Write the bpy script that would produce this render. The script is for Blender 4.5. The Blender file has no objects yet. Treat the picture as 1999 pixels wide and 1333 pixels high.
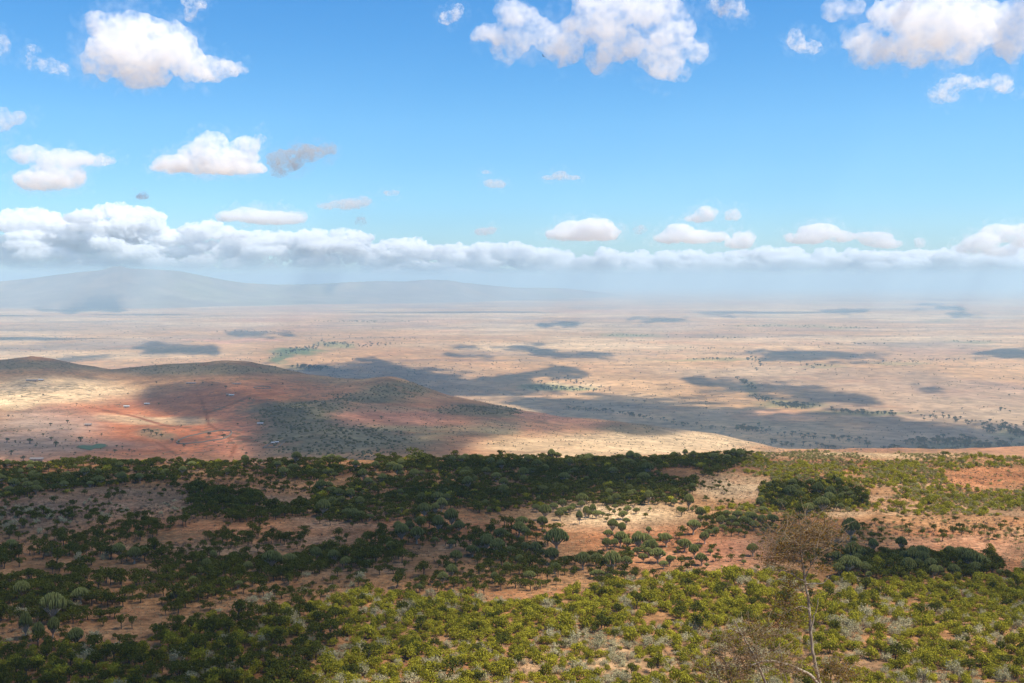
import bpy, math, random
import numpy as np
from mathutils import Vector
RNG = np.random.default_rng(7)
random.seed(7)
SC = bpy.context.scene
COL = SC.collection

# ------------------------------------------------------------------ camera model (photo pixels 1999 x 1333)
F, CX, CY = 2143.6, 999.5, 666.5
PITCH = math.atan2(CY - 548.0, F)
CP, SP = math.cos(PITCH), math.sin(PITCH)

def slope(py):
    """dz/dY of the ray through photo row py"""
    v = (CY - np.asarray(py, float)) / F
    return (-SP + v * CP) / (CP + v * SP)

def ray(px, py):
    v = (CY - np.asarray(py, float)) / F
    u = (np.asarray(px, float) - CX) / F
    return u, CP + v * SP, -SP + v * CP

def pix(x, y, z):
    d = y * CP - z * SP
    return CX + F * x / d, CY - F * (y * SP + z * CP) / d

# ------------------------------------------------------------------ noise
def _h(ix, iy, iz, seed):
    n = (ix.astype(np.int64) * 374761393 + iy.astype(np.int64) * 668265263 + iz.astype(np.int64) * 2147483647 + seed * 974634777) & 0xFFFFFFFF
    n = ((n ^ (n >> 13)) * 1274126177) & 0xFFFFFFFF
    n = (n ^ (n >> 16)) & 0xFFFFFFFF
    return n / 4294967295.0

def vnoise(x, y, z=None, seed=0):
    x = np.asarray(x, float); y = np.asarray(y, float)
    z = np.zeros_like(x) if z is None else np.asarray(z, float)
    ix, iy, iz = np.floor(x), np.floor(y), np.floor(z)
    fx, fy, fz = x - ix, y - iy, z - iz
    fx, fy, fz = (t * t * t * (t * (t * 6 - 15) + 10) for t in (fx, fy, fz))
    r = 0
    for dx in (0, 1):
        for dy in (0, 1):
            for dz in (0, 1):
                w = (fx if dx else 1 - fx) * (fy if dy else 1 - fy) * (fz if dz else 1 - fz)
                r = r + w * _h(ix + dx, iy + dy, iz + dz, seed)
    return r * 2 - 1

def fbm(x, y, z=None, oct=5, seed=0, gain=0.5):
    a, s, r, n = 1.0, 1.0, 0, 0
    for o in range(oct):
        r = r + a * vnoise(np.asarray(x) * s + o * 17.3, np.asarray(y) * s - o * 9.1, None if z is None else np.asarray(z) * s + o * 5.7, seed + o)
        n += a; a *= gain; s *= 2.03
    return r / n

def sstep(a, b, x):
    t = np.clip((np.asarray(x, float) - a) / (b - a), 0, 1)
    return t * t * (3 - 2 * t)

# ------------------------------------------------------------------ scene helpers
def tag(o, label=None, cat=None, group=None, kind=None):
    if label: o['label'] = label
    if cat: o['category'] = cat
    if group: o['group'] = group
    if kind: o['kind'] = kind
    return o

def mesh_from(name, V, faces, mats=(), smooth=False, midx=None):
    me = bpy.data.meshes.new(name)
    V = np.asarray(V, float)
    if isinstance(faces, np.ndarray):
        n, k = faces.shape
        me.vertices.add(len(V)); me.vertices.foreach_set('co', V.ravel())
        me.loops.add(n * k); me.loops.foreach_set('vertex_index', faces.ravel().astype(np.int32))
        me.polygons.add(n); me.polygons.foreach_set('loop_start', np.arange(0, n * k, k, dtype=np.int32))
        me.update(calc_edges=True)
    else:
        me.from_pydata([tuple(v) for v in V], [], faces)
    for m in mats: me.materials.append(m)
    if midx is not None: me.polygons.foreach_set('material_index', np.asarray(midx, np.int32))
    if smooth: me.polygons.foreach_set('use_smooth', np.ones(len(me.polygons), bool))
    me.validate(); me.update()
    return me

def link(name, me, parent=None, loc=(0, 0, 0)):
    o = bpy.data.objects.new(name, me); COL.objects.link(o)
    if parent is not None: o.parent = parent
    o.location = loc
    return o

def grid_faces(nr, nc):
    i = np.arange(nr * nc).reshape(nr, nc)
    return np.stack([i[:-1, :-1], i[:-1, 1:], i[1:, 1:], i[1:, :-1]], -1).reshape(-1, 4)

def vcol(me, name, rgb):
    a = me.color_attributes.new(name, 'FLOAT_COLOR', 'POINT')
    c = np.ones((len(me.vertices), 4), np.float32); c[:, :rgb.shape[1]] = rgb
    a.data.foreach_set('color', c.ravel())

class NT:
    """small node-tree builder"""
    def __init__(s, mat):
        mat.use_nodes = True; s.t = mat.node_tree; s.t.nodes.clear()
        s.out = s.t.nodes.new('ShaderNodeOutputMaterial' if isinstance(mat, bpy.types.Material) else 'ShaderNodeOutputWorld')
    def n(s, kind, **kw):
        nd = s.t.nodes.new('ShaderNode' + kind)
        for k, v in kw.items():
            if hasattr(nd, k) and not k.startswith('i_'): setattr(nd, k, v)
        return nd
    def l(s, a, b): s.t.links.new(a, b)
    def val(s, sock, v):
        if isinstance(v, bpy.types.NodeSocket): s.l(v, sock)
        else: sock.default_value = v
    def math(s, op, a, b=0.5, c=None, clamp=False):
        m = s.n('Math', operation=op, use_clamp=clamp); s.val(m.inputs[0], a); s.val(m.inputs[1], b)
        if c is not None: s.val(m.inputs[2], c)
        return m.outputs[0]
    def noise(s, vec, scale, detail=4, rough=0.55, dist=0.0):
        n = s.n('TexNoise'); s.l(vec, n.inputs['Vector'])
        n.inputs['Scale'].default_value = scale; n.inputs['Detail'].default_value = detail
        n.inputs['Roughness'].default_value = rough; n.inputs['Distortion'].default_value = dist
        return n.outputs['Fac']
    def ramp(s, v, a, b, lo=0.0, hi=1.0):
        m = s.n('MapRange', interpolation_type='SMOOTHSTEP'); s.val(m.inputs[0], v)
        m.inputs[1].default_value = a; m.inputs[2].default_value = b; m.inputs[3].default_value = lo; m.inputs[4].default_value = hi
        return m.outputs[0]
    def mix(s, f, a, b, blend='MIX'):
        m = s.n('Mix', data_type='RGBA', blend_type=blend); s.val(m.inputs[0], f)
        for sock, v in ((m.inputs[6], a), (m.inputs[7], b)):
            if isinstance(v, bpy.types.NodeSocket): s.l(v, sock)
            else: sock.default_value = (*v[:3], 1)
        return m.outputs[2]
    def pos(s):
        return s.n('NewGeometry').outputs['Position']
    def scalevec(s, v, k):
        m = s.n('VectorMath', operation='MULTIPLY'); s.l(v, m.inputs[0]); m.inputs[1].default_value = k
        return m.outputs[0]

# ------------------------------------------------------------------ render, camera, sun, sky
SC.render.engine = 'CYCLES'
SC.view_settings.view_transform = 'Standard'; SC.view_settings.look = 'None'
SC.view_settings.exposure = 0.70; SC.view_settings.gamma = 1
SC.cycles.volume_bounces = 14
SC.cycles.max_bounces = 18
SC.cycles.diffuse_bounces = 3
SC.cycles.transparent_max_bounces = 32
SC.cycles.volume_max_steps = 256
SC.cycles.use_denoising = True

cam = bpy.data.cameras.new('camera'); camo = bpy.data.objects.new('camera', cam); COL.objects.link(camo)
cam.sensor_width = 36; cam.sensor_fit = 'HORIZONTAL'; cam.lens = 36 * F / 1999
cam.clip_start = 0.5; cam.clip_end = 400000
camo.rotation_euler = (math.pi / 2 - PITCH, 0, 0)
SC.camera = camo

SUN_AZ, SUN_EL = math.radians(112), math.radians(60)
SUN = np.array([math.cos(SUN_EL) * math.sin(SUN_AZ), math.cos(SUN_EL) * math.cos(SUN_AZ), math.sin(SUN_EL)])
sl = bpy.data.lights.new('sun', 'SUN'); sl.energy = 4.2; sl.angle = math.radians(0.53); sl.color = (1, 0.935, 0.82)
so = bpy.data.objects.new('sun', sl); COL.objects.link(so)
so.rotation_euler = Vector(tuple(SUN)).to_track_quat('Z', 'Y').to_euler()

W = bpy.data.worlds.new('World'); SC.world = W
nt = NT(W)
sky = nt.n('TexSky'); sky.sky_type = 'NISHITA'; sky.sun_disc = False
sky.sun_elevation = SUN_EL; sky.sun_rotation = SUN_AZ
sky.altitude = 1800; sky.air_density = 1.0; sky.dust_density = 0.6; sky.ozone_density = 1.0
bg = nt.n('Background'); bg.inputs[1].default_value = 0.106
hs = nt.n('HueSaturation'); hs.inputs['Saturation'].default_value = 1.4
tcw = nt.n('TexCoord'); sx = nt.n('SeparateXYZ'); nt.l(tcw.outputs['Generated'], sx.inputs[0])
cr = nt.n('ValToRGB'); nt.l(nt.math('MULTIPLY', sx.outputs[2], 3.0, clamp=True), cr.inputs[0])
for i_, (p_, c_) in enumerate([(0.0, (.50, .62, .78)), (.2, (.66, .85, .96)), (.42, (.84, 1.0, 1.02)), (1.0, (.74, .98, 1.06))]):
    e_ = cr.color_ramp.elements[i_] if i_ < 2 else cr.color_ramp.elements.new(p_)
    e_.position = p_; e_.color = (*c_, 1)
nt.l(sky.outputs[0], hs.inputs['Color']); nt.l(nt.mix(1.0, hs.outputs[0], cr.outputs[0], 'MULTIPLY'), bg.inputs[0]); nt.l(bg.outputs[0], nt.out.inputs[0])

# ------------------------------------------------------------------ heights
PLAIN_Z = -430.0
EDGE_PX = [(-900, 912), (0, 909), (200, 906), (500, 901), (700, 899), (900, 896), (1100, 895), (1240, 892), (1480, 884), (1600, 882), (1800, 886), (2000, 893), (2900, 905)]
EX, EY = np.array(EDGE_PX, float).T
EDGE_D = 480.0

def z_fore(x, y):
    """the bushy shelf below the viewpoint, the slope down to it and the drop at its rim"""
    x = np.asarray(x, float); y = np.asarray(y, float)
    r = np.hypot(x, y); yy = np.maximum(y, 1.0)
    px = CX + F * np.clip(x / yy, -1.3, 1.3)
    # shelf
    ze = EDGE_D * slope(np.interp(px, EX, EY))
    zs = -70.5 + (ze + 70.5) * np.clip((y - 190) / (EDGE_D - 190), -0.1, 1)
    zs = zs + 1.5 * fbm(x / 90, y / 60, oct=3, seed=3) + 0.35 * fbm(x / 14, y / 14, oct=3, seed=5)
    near = np.interp(r, [0, 3, 15, 45, 100, 150, 195, 300], [-1.75, -1.8, -8, -25, -51, -64, -70.0, -71])
    w = sstep(150, 215, np.where(y > 0, r, 0))
    z = near * (1 - w) + zs * w
    edge = EDGE_D + 14 * fbm(x / 60, y * 0 + 3.3, oct=3, seed=9)
    drop = np.maximum(y - edge, 0)
    z = z - np.where(drop > 0, 0.55 * drop + 2.5 * (1 - np.exp(-drop / 8.0)), 0)
    return np.maximum(z, -420 + 0 * z)

SK = np.array([(-700, 715), (-200, 708), (0, 703), (60, 697), (100, 705), (150, 713), (210, 721), (250, 719), (330, 712), (400, 708), (440, 706), (490, 709), (540, 719), (600, 732), (650, 738),
               (700, 744), (760, 748), (830, 764), (880, 776), (950, 787), (1000, 797), (1060, 808), (1100, 815), (1200, 823), (1300, 835), (1400, 849), (1480, 866), (1540, 882), (1640, 905), (2000, 960)], float)
YS = np.array([(-700, 2900), (0, 2750), (440, 2700), (800, 2500), (1100, 2350), (1480, 2150), (2000, 2000)], float)
# knolls: photo x, photo y of the crest, distance, half-width px, half-depth m, height
KN = [(585, 800, 1800, 80, 170, 13), (650, 785, 1950, 60, 120, 8), (775, 757, 2480, 75, 150, 15), (700, 770, 2250, 40, 90, 9), (980, 808, 2080, 90, 90, 8), (1245, 842, 2000, 60, 80, 8), (620, 850, 1480, 70, 110, 10), (85, 703, 2700, 60, 130, 4), (440, 712, 2650, 120, 120, 3)]

def z_hills(x, y):
    x = np.asarray(x, float); y = np.asarray(y, float); yy = np.maximum(y, 1.0)
    px = CX + F * np.clip(x / yy, -1.4, 1.4)
    ys = np.interp(px, YS[:, 0], YS[:, 1]); zsky = ys * slope(np.interp(px, SK[:, 0], SK[:, 1]))
    z0 = -215.0 - 60 * sstep(900, 1700, px)
    z1 = 1250 * slope(np.interp(px, [-500, 0, 500, 900, 1300, 1700], [893, 893, 893, 893, 900, 930]))
    t1 = (y - 800) / 450.0
    ym = 1250 + (ys - 1250) * 0.45
    pm = np.interp(px, [-700, 0, 150, 300, 450, 600, 800, 1000, 1200, 1480], [800, 802, 806, 812, 806, 812, 818, 836, 852, 877])
    zm = ym * slope(pm)
    z = np.where(y < 1250, z0 - 30 + (z1 - z0 + 30) * np.clip(t1, 0, 1), 0)
    t2 = np.clip((y - 1250) / (ym - 1250), 0, 1); z = np.where((y >= 1250) & (y < ym), z1 + (zm - z1) * t2, z)
    t3 = np.clip((y - ym) / (ys - ym), 0, 1); z = np.where((y >= ym) & (y < ys), zm + (zsky - zm) * t3, z)
    d = y - ys
    z = np.where(d >= 0, zsky - 0.00055 * d ** 2 - 0.16 * d, z)
    z = z + 5.0 * fbm(x / 420, y / 420, oct=4, seed=21) * sstep(0, 300, np.abs(d)) + 2.6 * (1 - 2 * np.abs(fbm(x / 110, y / 150, oct=4, seed=23)))
    kn = 1 + 0.25 * fbm(x / 50, y / 50, oct=3, seed=31)
    for kx, ky, kd, kw, kdep, kh in KN:
        u, dy, dz = ray(kx, ky); cx0 = u / dy * kd
        g = np.exp(-((x - cx0) / (kw * kd / F)) ** 2 - ((y - kd) / kdep) ** 2)
        z = z + kh * g * kn
    # flanks fall away at the sides of what the photo shows
    z = z - 0.05 * np.maximum(np.abs(px - 500) - 1900, 0)
    return np.maximum(z, PLAIN_Z - 40)

def z_plain(x, y):
    r = np.hypot(x, y)
    return PLAIN_Z + 4 * fbm(np.asarray(x) / 1500, np.asarray(y) / 1500, oct=3, seed=41) * sstep(1500, 5000, r)

MT = np.array([(-900, 556), (-400, 553), (0, 549), (60, 543), (110, 536), (150, 531), (195, 527), (214, 522), (224, 518), (232, 520), (240, 517), (250, 523), (300, 525), (350, 528), (400, 538), (440, 546), (480, 552), (540, 555), (620, 554), (680, 550), (740, 548), (790, 549), (835, 545), (870, 546), (905, 551), (960, 557), (1010, 561), (1100, 562), (1250, 580), (1400, 590), (2600, 590)], float)
MD = np.array([(-900, 23000), (0, 20500), (300, 20500), (560, 23000), (900, 25000), (1300, 34000), (2600, 36000)], float)
def z_mount(x, y):
    x = np.asarray(x, float); yy = np.maximum(np.asarray(y, float), 1.0)
    px = CX + F * np.clip(x / yy, -1.6, 1.6)
    d = np.interp(px, MD[:, 0], MD[:, 1]); zt = d * slope(np.interp(px, MT[:, 0], MT[:, 1]))
    t = (yy - d) / np.interp(px, [0, 500, 1000, 2000], [4000, 4200, 4000, 5000])
    base = PLAIN_Z - 25
    prof = np.where(t < 0, np.clip(1 + t, 0, 1) ** 1.8, np.clip(1 - t, 0, 1) ** 1.5)
    z = base + (zt - base) * prof
    amp = np.clip((zt - PLAIN_Z) / 300, 0, 1)
    ridged = 1 - np.abs(fbm(x / 2200, yy / 2200, oct=5, seed=51)) * 2
    return z + 55 * amp * (ridged - 0.75) * np.clip(prof * 2.5, 0, 1) * (1 - np.clip(prof, 0, 1) ** 6)

def hit(px, py, zf, y0, y1, n=1500):
    """world point where the ray through a photo pixel first meets a height field; arrays in, arrays out"""
    px, py = np.atleast_1d(np.asarray(px, float)), np.atleast_1d(np.asarray(py, float))
    u, dy, dz = ray(px, py)
    Y = np.geomspace(y0, y1, n)
    X = (u / dy)[:, None] * Y[None]; Z = (dz / dy)[:, None] * Y[None]
    below = Z <= zf(X, Y[None] + 0 * X)
    k = np.where(below.any(1), below.argmax(1), n - 1)
    i = np.arange(len(px)); k0 = np.maximum(k - 1, 0)
    a, b = Y[k0], Y[k]
    for _ in range(18):
        m = (a + b) / 2
        bl = dz / dy * m <= zf(u / dy * m, m)
        b = np.where(bl, m, b); a = np.where(bl, a, m)
    x, y = u / dy * b, b
    return x, y, zf(x, y), below.any(1)

# polygons in photo pixels -> signed distance (positive inside)
def poly_sd(P, x, y):
    P = np.asarray(P, float); x = np.asarray(x, float); y = np.asarray(y, float)
    d = np.full(x.shape, 1e18); ins = np.zeros(x.shape, bool)
    for (ax, ay), (bx, by) in zip(P, np.roll(P, -1, 0)):
        ex, ey = bx - ax, by - ay
        t = np.clip(((x - ax) * ex + (y - ay) * ey) / (ex * ex + ey * ey + 1e-9), 0, 1)
        d = np.minimum(d, (x - ax - t * ex) ** 2 + (y - ay - t * ey) ** 2)
        c = ((ay > y) != (by > y)) & (x < (bx - ax) * (y - ay) / (by - ay + 1e-12) + ax)
        ins ^= c
    return np.where(ins, 1, -1) * np.sqrt(d)

def ell(px, py, cx, cy, rx, ry, soft=0.5):
    q = np.sqrt(((px - cx) / rx) ** 2 + ((py - cy) / ry) ** 2)
    return 1 - sstep(1 - soft, 1 + soft * 0.5, q)
# ------------------------------------------------------------------ ground materials
TAN, RED, SAND, SCRUB, GREEN = (np.array(c) for c in ((0.40, 0.245, 0.135), (0.37, 0.118, 0.046), (0.49, 0.335, 0.18), (0.125, 0.105, 0.055), (0.075, 0.105, 0.035)))
GREYSCRUB = np.array((0.20, 0.15, 0.11))

def ground_mat(name, scales, dots, dotcol=(0.075, 0.07, 0.035), var=0.5, bump=None, streak=None):
    m = bpy.data.materials.new(name); b = NT(m)
    p = b.pos(); at = b.n('Attribute', attribute_name='soil'); c = at.outputs['Color']
    for sc, amt in scales:
        n = b.noise(p, sc, 5, 0.6)
        f = b.ramp(n, 0.3, 0.7, 1 - amt, 1 + amt)
        g = b.n('CombineColor'); [b.l(f, g.inputs[i]) for i in range(3)]
        c = b.mix(1.0, c, g.outputs[0], 'MULTIPLY')
    # redder and paler soil patches
    n = b.noise(p, scales[0][0] * 2.3, 6, 0.62, 0.4)
    c = b.mix(b.ramp(n, 0.52, 0.72, 0, var), c, tuple(RED * 1.1))
    n = b.noise(p, scales[-1][0] * 0.6, 6, 0.65, 0.3)
    c = b.mix(b.ramp(n, 0.55, 0.75, 0, var), c, tuple(SAND * 1.1))
    for size, rad, dens, amt in dots:
        v = b.n('TexVoronoi', feature='F1'); b.l(b.scalevec(p, (1, 1, 0.2)), v.inputs['Vector']); v.inputs['Scale'].default_value = 1.0 / size
        dn = b.noise(p, 1.0 / (size * 18), 3, 0.6)
        thr = b.ramp(dn, 0.38, 0.66, 0.02, rad * dens)
        f = b.math('MULTIPLY', b.math('LESS_THAN', v.outputs['Distance'], thr), amt)
        c = b.mix(f, c, dotcol)
    bs = b.n('BsdfPrincipled'); b.l(c, bs.inputs['Base Color']); bs.inputs['Roughness'].default_value = 1.0
    bs.inputs['Specular IOR Level'].default_value = 0.05
    if bump:
        bn = b.n('Bump'); bn.inputs['Strength'].default_value = bump[1]; bn.inputs['Distance'].default_value = bump[2]
        b.l(b.noise(p, bump[0], 8, 0.65), bn.inputs['Height']); b.l(bn.outputs[0], bs.inputs['Normal'])
    b.l(bs.outputs[0], b.out.inputs[0])
    return m

def mixc(c, f, col):
    return c * (1 - f[:, None]) + np.asarray(col)[None] * f[:, None]

# ------------------------------------------------------------------ foreground shelf
az = np.concatenate([np.linspace(-180, -32, 50)[:-1], np.linspace(-32, 32, 520), np.linspace(32, 180, 50)[1:]]) * math.pi / 180
rr = np.concatenate([np.linspace(0.0, 150, 50)[:-1], np.linspace(150, 540, 330)[:-1], np.geomspace(540, 1500, 50)])
R, A = np.meshgrid(rr, az, indexing='ij')
gx, gy = (R * np.sin(A)).ravel(), (R * np.cos(A)).ravel()
gz = z_fore(gx, gy)
gpx, gpy = pix(gx, np.maximum(gy, 5), gz)
me = mesh_from('ground', np.stack([gx, gy, gz], 1), grid_faces(*R.shape), smooth=True)
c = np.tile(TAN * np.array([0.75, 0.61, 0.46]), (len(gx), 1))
nz = fbm(gx / 70, gy / 45, oct=5, seed=61)
c = mixc(c, 0.4 * sstep(0.0, 0.5, nz), RED * .8)
c = mixc(c, 0.55 * sstep(0.05, 0.5, fbm(gx / 50, gy / 25, oct=5, seed=62)), TAN * .9)
for cx_, cy_, rx_, ry_, f_, col_ in [(1200, 1005, 160, 35, .8, SAND * 1.1), (1290, 1070, 170, 50, .4, RED * 1.15), (1430, 950, 90, 28, .8, SAND * 0.95), (1420, 1080, 90, 40, .5, RED * 1.1 + .04), (1930, 930, 110, 25, .5, RED * 1.2), (1640, 1000, 60, 12, .5, SAND),
                             (1880, 1070, 180, 30, .3, RED * 1.0 + .04), (1700, 882, 260, 16, .8, SAND * 0.95), (1200, 1290, 90, 40, .5, SAND), (1050, 1300, 60, 30, .5, SAND), (250, 985, 330, 34, .35, GREYSCRUB), (60, 1010, 120, 30, .5, GREYSCRUB * 0.8)]:
    c = mixc(c, f_ * ell(gpx, gpy, cx_, cy_, rx_, ry_, 0.7), col_)
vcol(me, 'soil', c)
me.materials.append(ground_mat('ground soil and dry grass', [(1 / 45, .22), (1 / 9, .28), (1 / 1.6, .36)], [(2.2, .40, 1.0, .55), (0.9, .34, 1.0, .45)], dotcol=(0.13, 0.095, 0.05), var=.35, bump=(1 / 2.5, 0.9, 0.8)))
tag(link('ground', me), kind='structure')

# ------------------------------------------------------------------ hills behind the shelf
uu = np.linspace(-0.72, 0.72, 760); yy_ = np.concatenate([np.linspace(800, 2000, 190)[:-1], np.linspace(2000, 2950, 230)[:-1], np.linspace(2950, 4600, 60)])
Yg, Ug = np.meshgrid(yy_, uu, indexing='ij')
hx, hy = (Ug * Yg).ravel(), Yg.ravel(); hz = z_hills(hx, hy)
hpx, hpy = pix(hx, hy, hz)
me = mesh_from('hills', np.stack([hx, hy, hz], 1), grid_faces(*Yg.shape), smooth=True)
wob = 22 * fbm(hx / 160, hy / 160, oct=4, seed=71); wpx, wpy = hpx + wob * 1.6, hpy + 0.35 * wob
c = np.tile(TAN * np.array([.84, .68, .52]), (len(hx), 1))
c = mixc(c, 0.55 * sstep(-0.1, 0.45, fbm(hx / 300, hy / 300, oct=4, seed=72)), RED * .85 + .03)
for cx_, cy_, rx_, ry_, f_, col_ in [(330, 835, 330, 55, .85, RED * .95), (180, 800, 110, 32, .75, RED), (330, 862, 200, 42, .9, RED * .85), (470, 850, 70, 55, .7, RED * 1.05 + .03), (500, 765, 190, 26, .6, RED * .95), (420, 800, 120, 40, .6, RED), (110, 765, 170, 30, .9, SAND * 1.15), (20, 780, 70, 22, .9, SAND * 1.3), (330, 822, 110, 9, .75, SAND * 1.05), (230, 815, 60, 8, .6, SAND), (60, 855, 150, 50, .6, GREYSCRUB * 1.4), (100, 820, 110, 30, .5, GREYSCRUB * 1.3),  # pale sand at the left also carries the brightness of the sunlit patch and streaks
                             (720, 815, 190, 24, .8, RED * 1.1 + .05), (900, 865, 50, 25, .55, RED * 1.15), (1150, 870, 280, 30, .75, SAND), (1330, 860, 200, 28, .8, SAND * 1.05), (1050, 825, 170, 22, .4, RED + .06),
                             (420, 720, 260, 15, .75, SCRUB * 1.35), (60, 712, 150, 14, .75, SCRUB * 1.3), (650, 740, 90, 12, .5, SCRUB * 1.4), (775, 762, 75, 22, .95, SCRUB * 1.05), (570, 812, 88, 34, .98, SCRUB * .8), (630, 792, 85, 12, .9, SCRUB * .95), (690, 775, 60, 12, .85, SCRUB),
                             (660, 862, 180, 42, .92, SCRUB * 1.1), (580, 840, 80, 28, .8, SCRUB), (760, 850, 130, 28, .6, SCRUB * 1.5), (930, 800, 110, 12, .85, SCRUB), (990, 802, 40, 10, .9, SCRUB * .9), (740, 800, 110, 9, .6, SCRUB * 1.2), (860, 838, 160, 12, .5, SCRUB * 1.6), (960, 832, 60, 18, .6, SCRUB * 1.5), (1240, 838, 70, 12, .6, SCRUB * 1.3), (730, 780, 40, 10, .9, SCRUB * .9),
                             (300, 845, 40, 12, .7, SCRUB), (110, 868, 190, 16, .55, GREYSCRUB)]:
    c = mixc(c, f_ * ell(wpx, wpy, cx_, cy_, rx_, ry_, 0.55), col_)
# worn tracks and paths across the red soil
def track(c, pts, w, f, col):
    d = np.full(len(hx), 1e9)
    for (ax, ay), (bx, by) in zip(pts[:-1], pts[1:]):
        ex, ey = bx - ax, (by - ay)
        t = np.clip(((hpx - ax) * ex + (hpy - ay) * ey) / (ex * ex + ey * ey), 0, 1)
        d = np.minimum(d, np.hypot(hpx - ax - t * ex, (hpy - ay - t * ey) * 1.8))
    return mixc(c, f * (1 - sstep(w * .5, w * 1.6, d + 1.5 * fbm(hx / 25, hy / 25, oct=2, seed=77))), col)
for pts in ([(392, 778), (400, 800), (408, 828), (440, 850), (460, 870), (450, 892)], [(408, 805), (450, 790), (490, 772), (560, 768)], [(300, 860), (345, 888)], [(370, 838), (440, 850), (500, 862)], [(200, 800), (260, 812), (320, 830), (390, 838)]):
    c = track(c, pts, 3.4, .95, RED * .60)
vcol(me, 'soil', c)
me.materials.append(ground_mat('hill soil and scrub', [(1 / 220, .20), (1 / 40, .26), (1 / 8, .22)], [(15, .42, 1.0, .62), (6.5, .38, 1.0, .5)], dotcol=(0.085, 0.075, 0.04), var=.3, bump=(1 / 20, .9, 4.0)))
tag(link('hills', me), kind='structure')

# ------------------------------------------------------------------ valley plain
az = np.concatenate([np.linspace(-180, -36, 40)[:-1], np.linspace(-36, 36, 760), np.linspace(36, 180, 40)[1:]]) * math.pi / 180
rr = np.concatenate([np.linspace(1400, 3000, 60)[:-1], np.geomspace(3000, 70000, 420)])
R, A = np.meshgrid(rr, az, indexing='ij')
qx, qy = (R * np.sin(A)).ravel(), (R * np.cos(A)).ravel(); qz = z_plain(qx, qy)
qpx, qpy = pix(qx, np.maximum(qy, 50), qz)
me = mesh_from('plain', np.stack([qx, qy, qz], 1), grid_faces(*R.shape), smooth=True)
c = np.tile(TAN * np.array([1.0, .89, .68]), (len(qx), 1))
c = mixc(c, .55 * sstep(0, .5, fbm(qx / 1300, qy / 2600, oct=5, seed=81)), SAND * 1.05)
c = mixc(c, .35 * sstep(.05, .5, fbm(qx / 900, qy / 1700, oct=5, seed=82)), RED * .9 + .05)
c = mixc(c, .5 * sstep(.12, .45, fbm(qx / 1500, qy / 2500, oct=6, seed=83)), GREYSCRUB * 1.1)
c = mixc(c, .5 * sstep(.08, .4, fbm(qx / 2600, qy / 900, oct=6, seed=86)), SAND * 1.15)
c = mixc(c, .5 * sstep(.15, .4, fbm(qx / 1400, qy / 500, oct=6, seed=87)), GREYSCRUB * .8)
wob = 14 * fbm(qpx / 40, qpy / 9, oct=4, seed=84); wx, wy = qpx + wob * 2, qpy + wob * .35
for cx_, cy_, rx_, ry_, f_, col_ in [(580, 685, 62, 7, .95, GREEN * 1.25), (548, 699, 26, 13, .95, GREEN * 1.2), (650, 673, 45, 7, .6, GREEN * 1.7), (600, 718, 60, 6, .75, GREEN * .8), (1090, 757, 75, 8, .8, GREEN * 2.0), (1060, 756, 40, 5, .6, GREEN * .8), (1130, 752, 60, 5, .5, SAND * 1.2),
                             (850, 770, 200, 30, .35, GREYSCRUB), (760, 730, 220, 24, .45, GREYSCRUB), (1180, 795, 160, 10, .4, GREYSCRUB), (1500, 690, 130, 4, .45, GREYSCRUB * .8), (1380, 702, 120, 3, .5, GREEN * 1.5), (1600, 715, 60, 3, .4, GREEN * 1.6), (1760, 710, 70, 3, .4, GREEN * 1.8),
                             (1230, 655, 60, 5, .5, GREEN * 1.6), (1530, 637, 120, 4, .4, GREEN * 1.4), (1640, 640, 60, 3, .4, GREEN * 1.4), (1900, 667, 50, 3, .4, GREEN * 1.4), (1840, 627, 40, 4, .4, GREEN * 1.2), (1540, 790, 80, 9, .6, GREEN * 1.1), (1465, 757, 18, 16, .6, GREEN * .9), (1680, 806, 120, 5, .65, GREEN * .9), (1900, 870, 150, 12, .6, GREEN * 1.0), (1990, 850, 50, 10, .5, GREEN * 1.5),
                             (1520, 870, 60, 8, .4, SAND), (900, 775, 120, 6, .5, SAND), (1450, 725, 200, 12, .3, SAND * 1.1), (1500, 810, 120, 12, .35, RED + .08), (470, 665, 120, 4, .5, RED * 1.1 + .08), (1780, 690, 200, 18, .25, GREYSCRUB * 1.3), (250, 640, 400, 10, .35, GREYSCRUB)]:
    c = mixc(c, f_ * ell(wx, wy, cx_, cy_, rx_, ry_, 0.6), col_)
# faint rulings of tracks and field edges far out
for ax, ay, bx, by in [(1730, 670, 1770, 715), (1770, 716, 2000, 716), (1560, 640, 1760, 720), (1840, 690, 1900, 716)]:
    ex, ey = bx - ax, by - ay; t = np.clip(((qpx - ax) * ex + (qpy - ay) * ey) / (ex * ex + ey * ey), 0, 1)
    d = np.hypot(qpx - ax - t * ex, (qpy - ay - t * ey) * 2)
    c = mixc(c, .5 * (1 - sstep(.6, 2.2, d)) * sstep(-.3, .3, fbm(qpx / 12, qpy / 6, oct=2, seed=85)), SCRUB)
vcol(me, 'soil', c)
me.materials.append(ground_mat('plain grassland', [(1 / 700, .16), (1 / 160, .22), (1 / 40, .22)], [(26, .30, 1.0, .45), (60, .22, 1.0, .35)], dotcol=(0.075, 0.075, 0.045), var=.22))
tag(link('plain', me), kind='structure')

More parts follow.
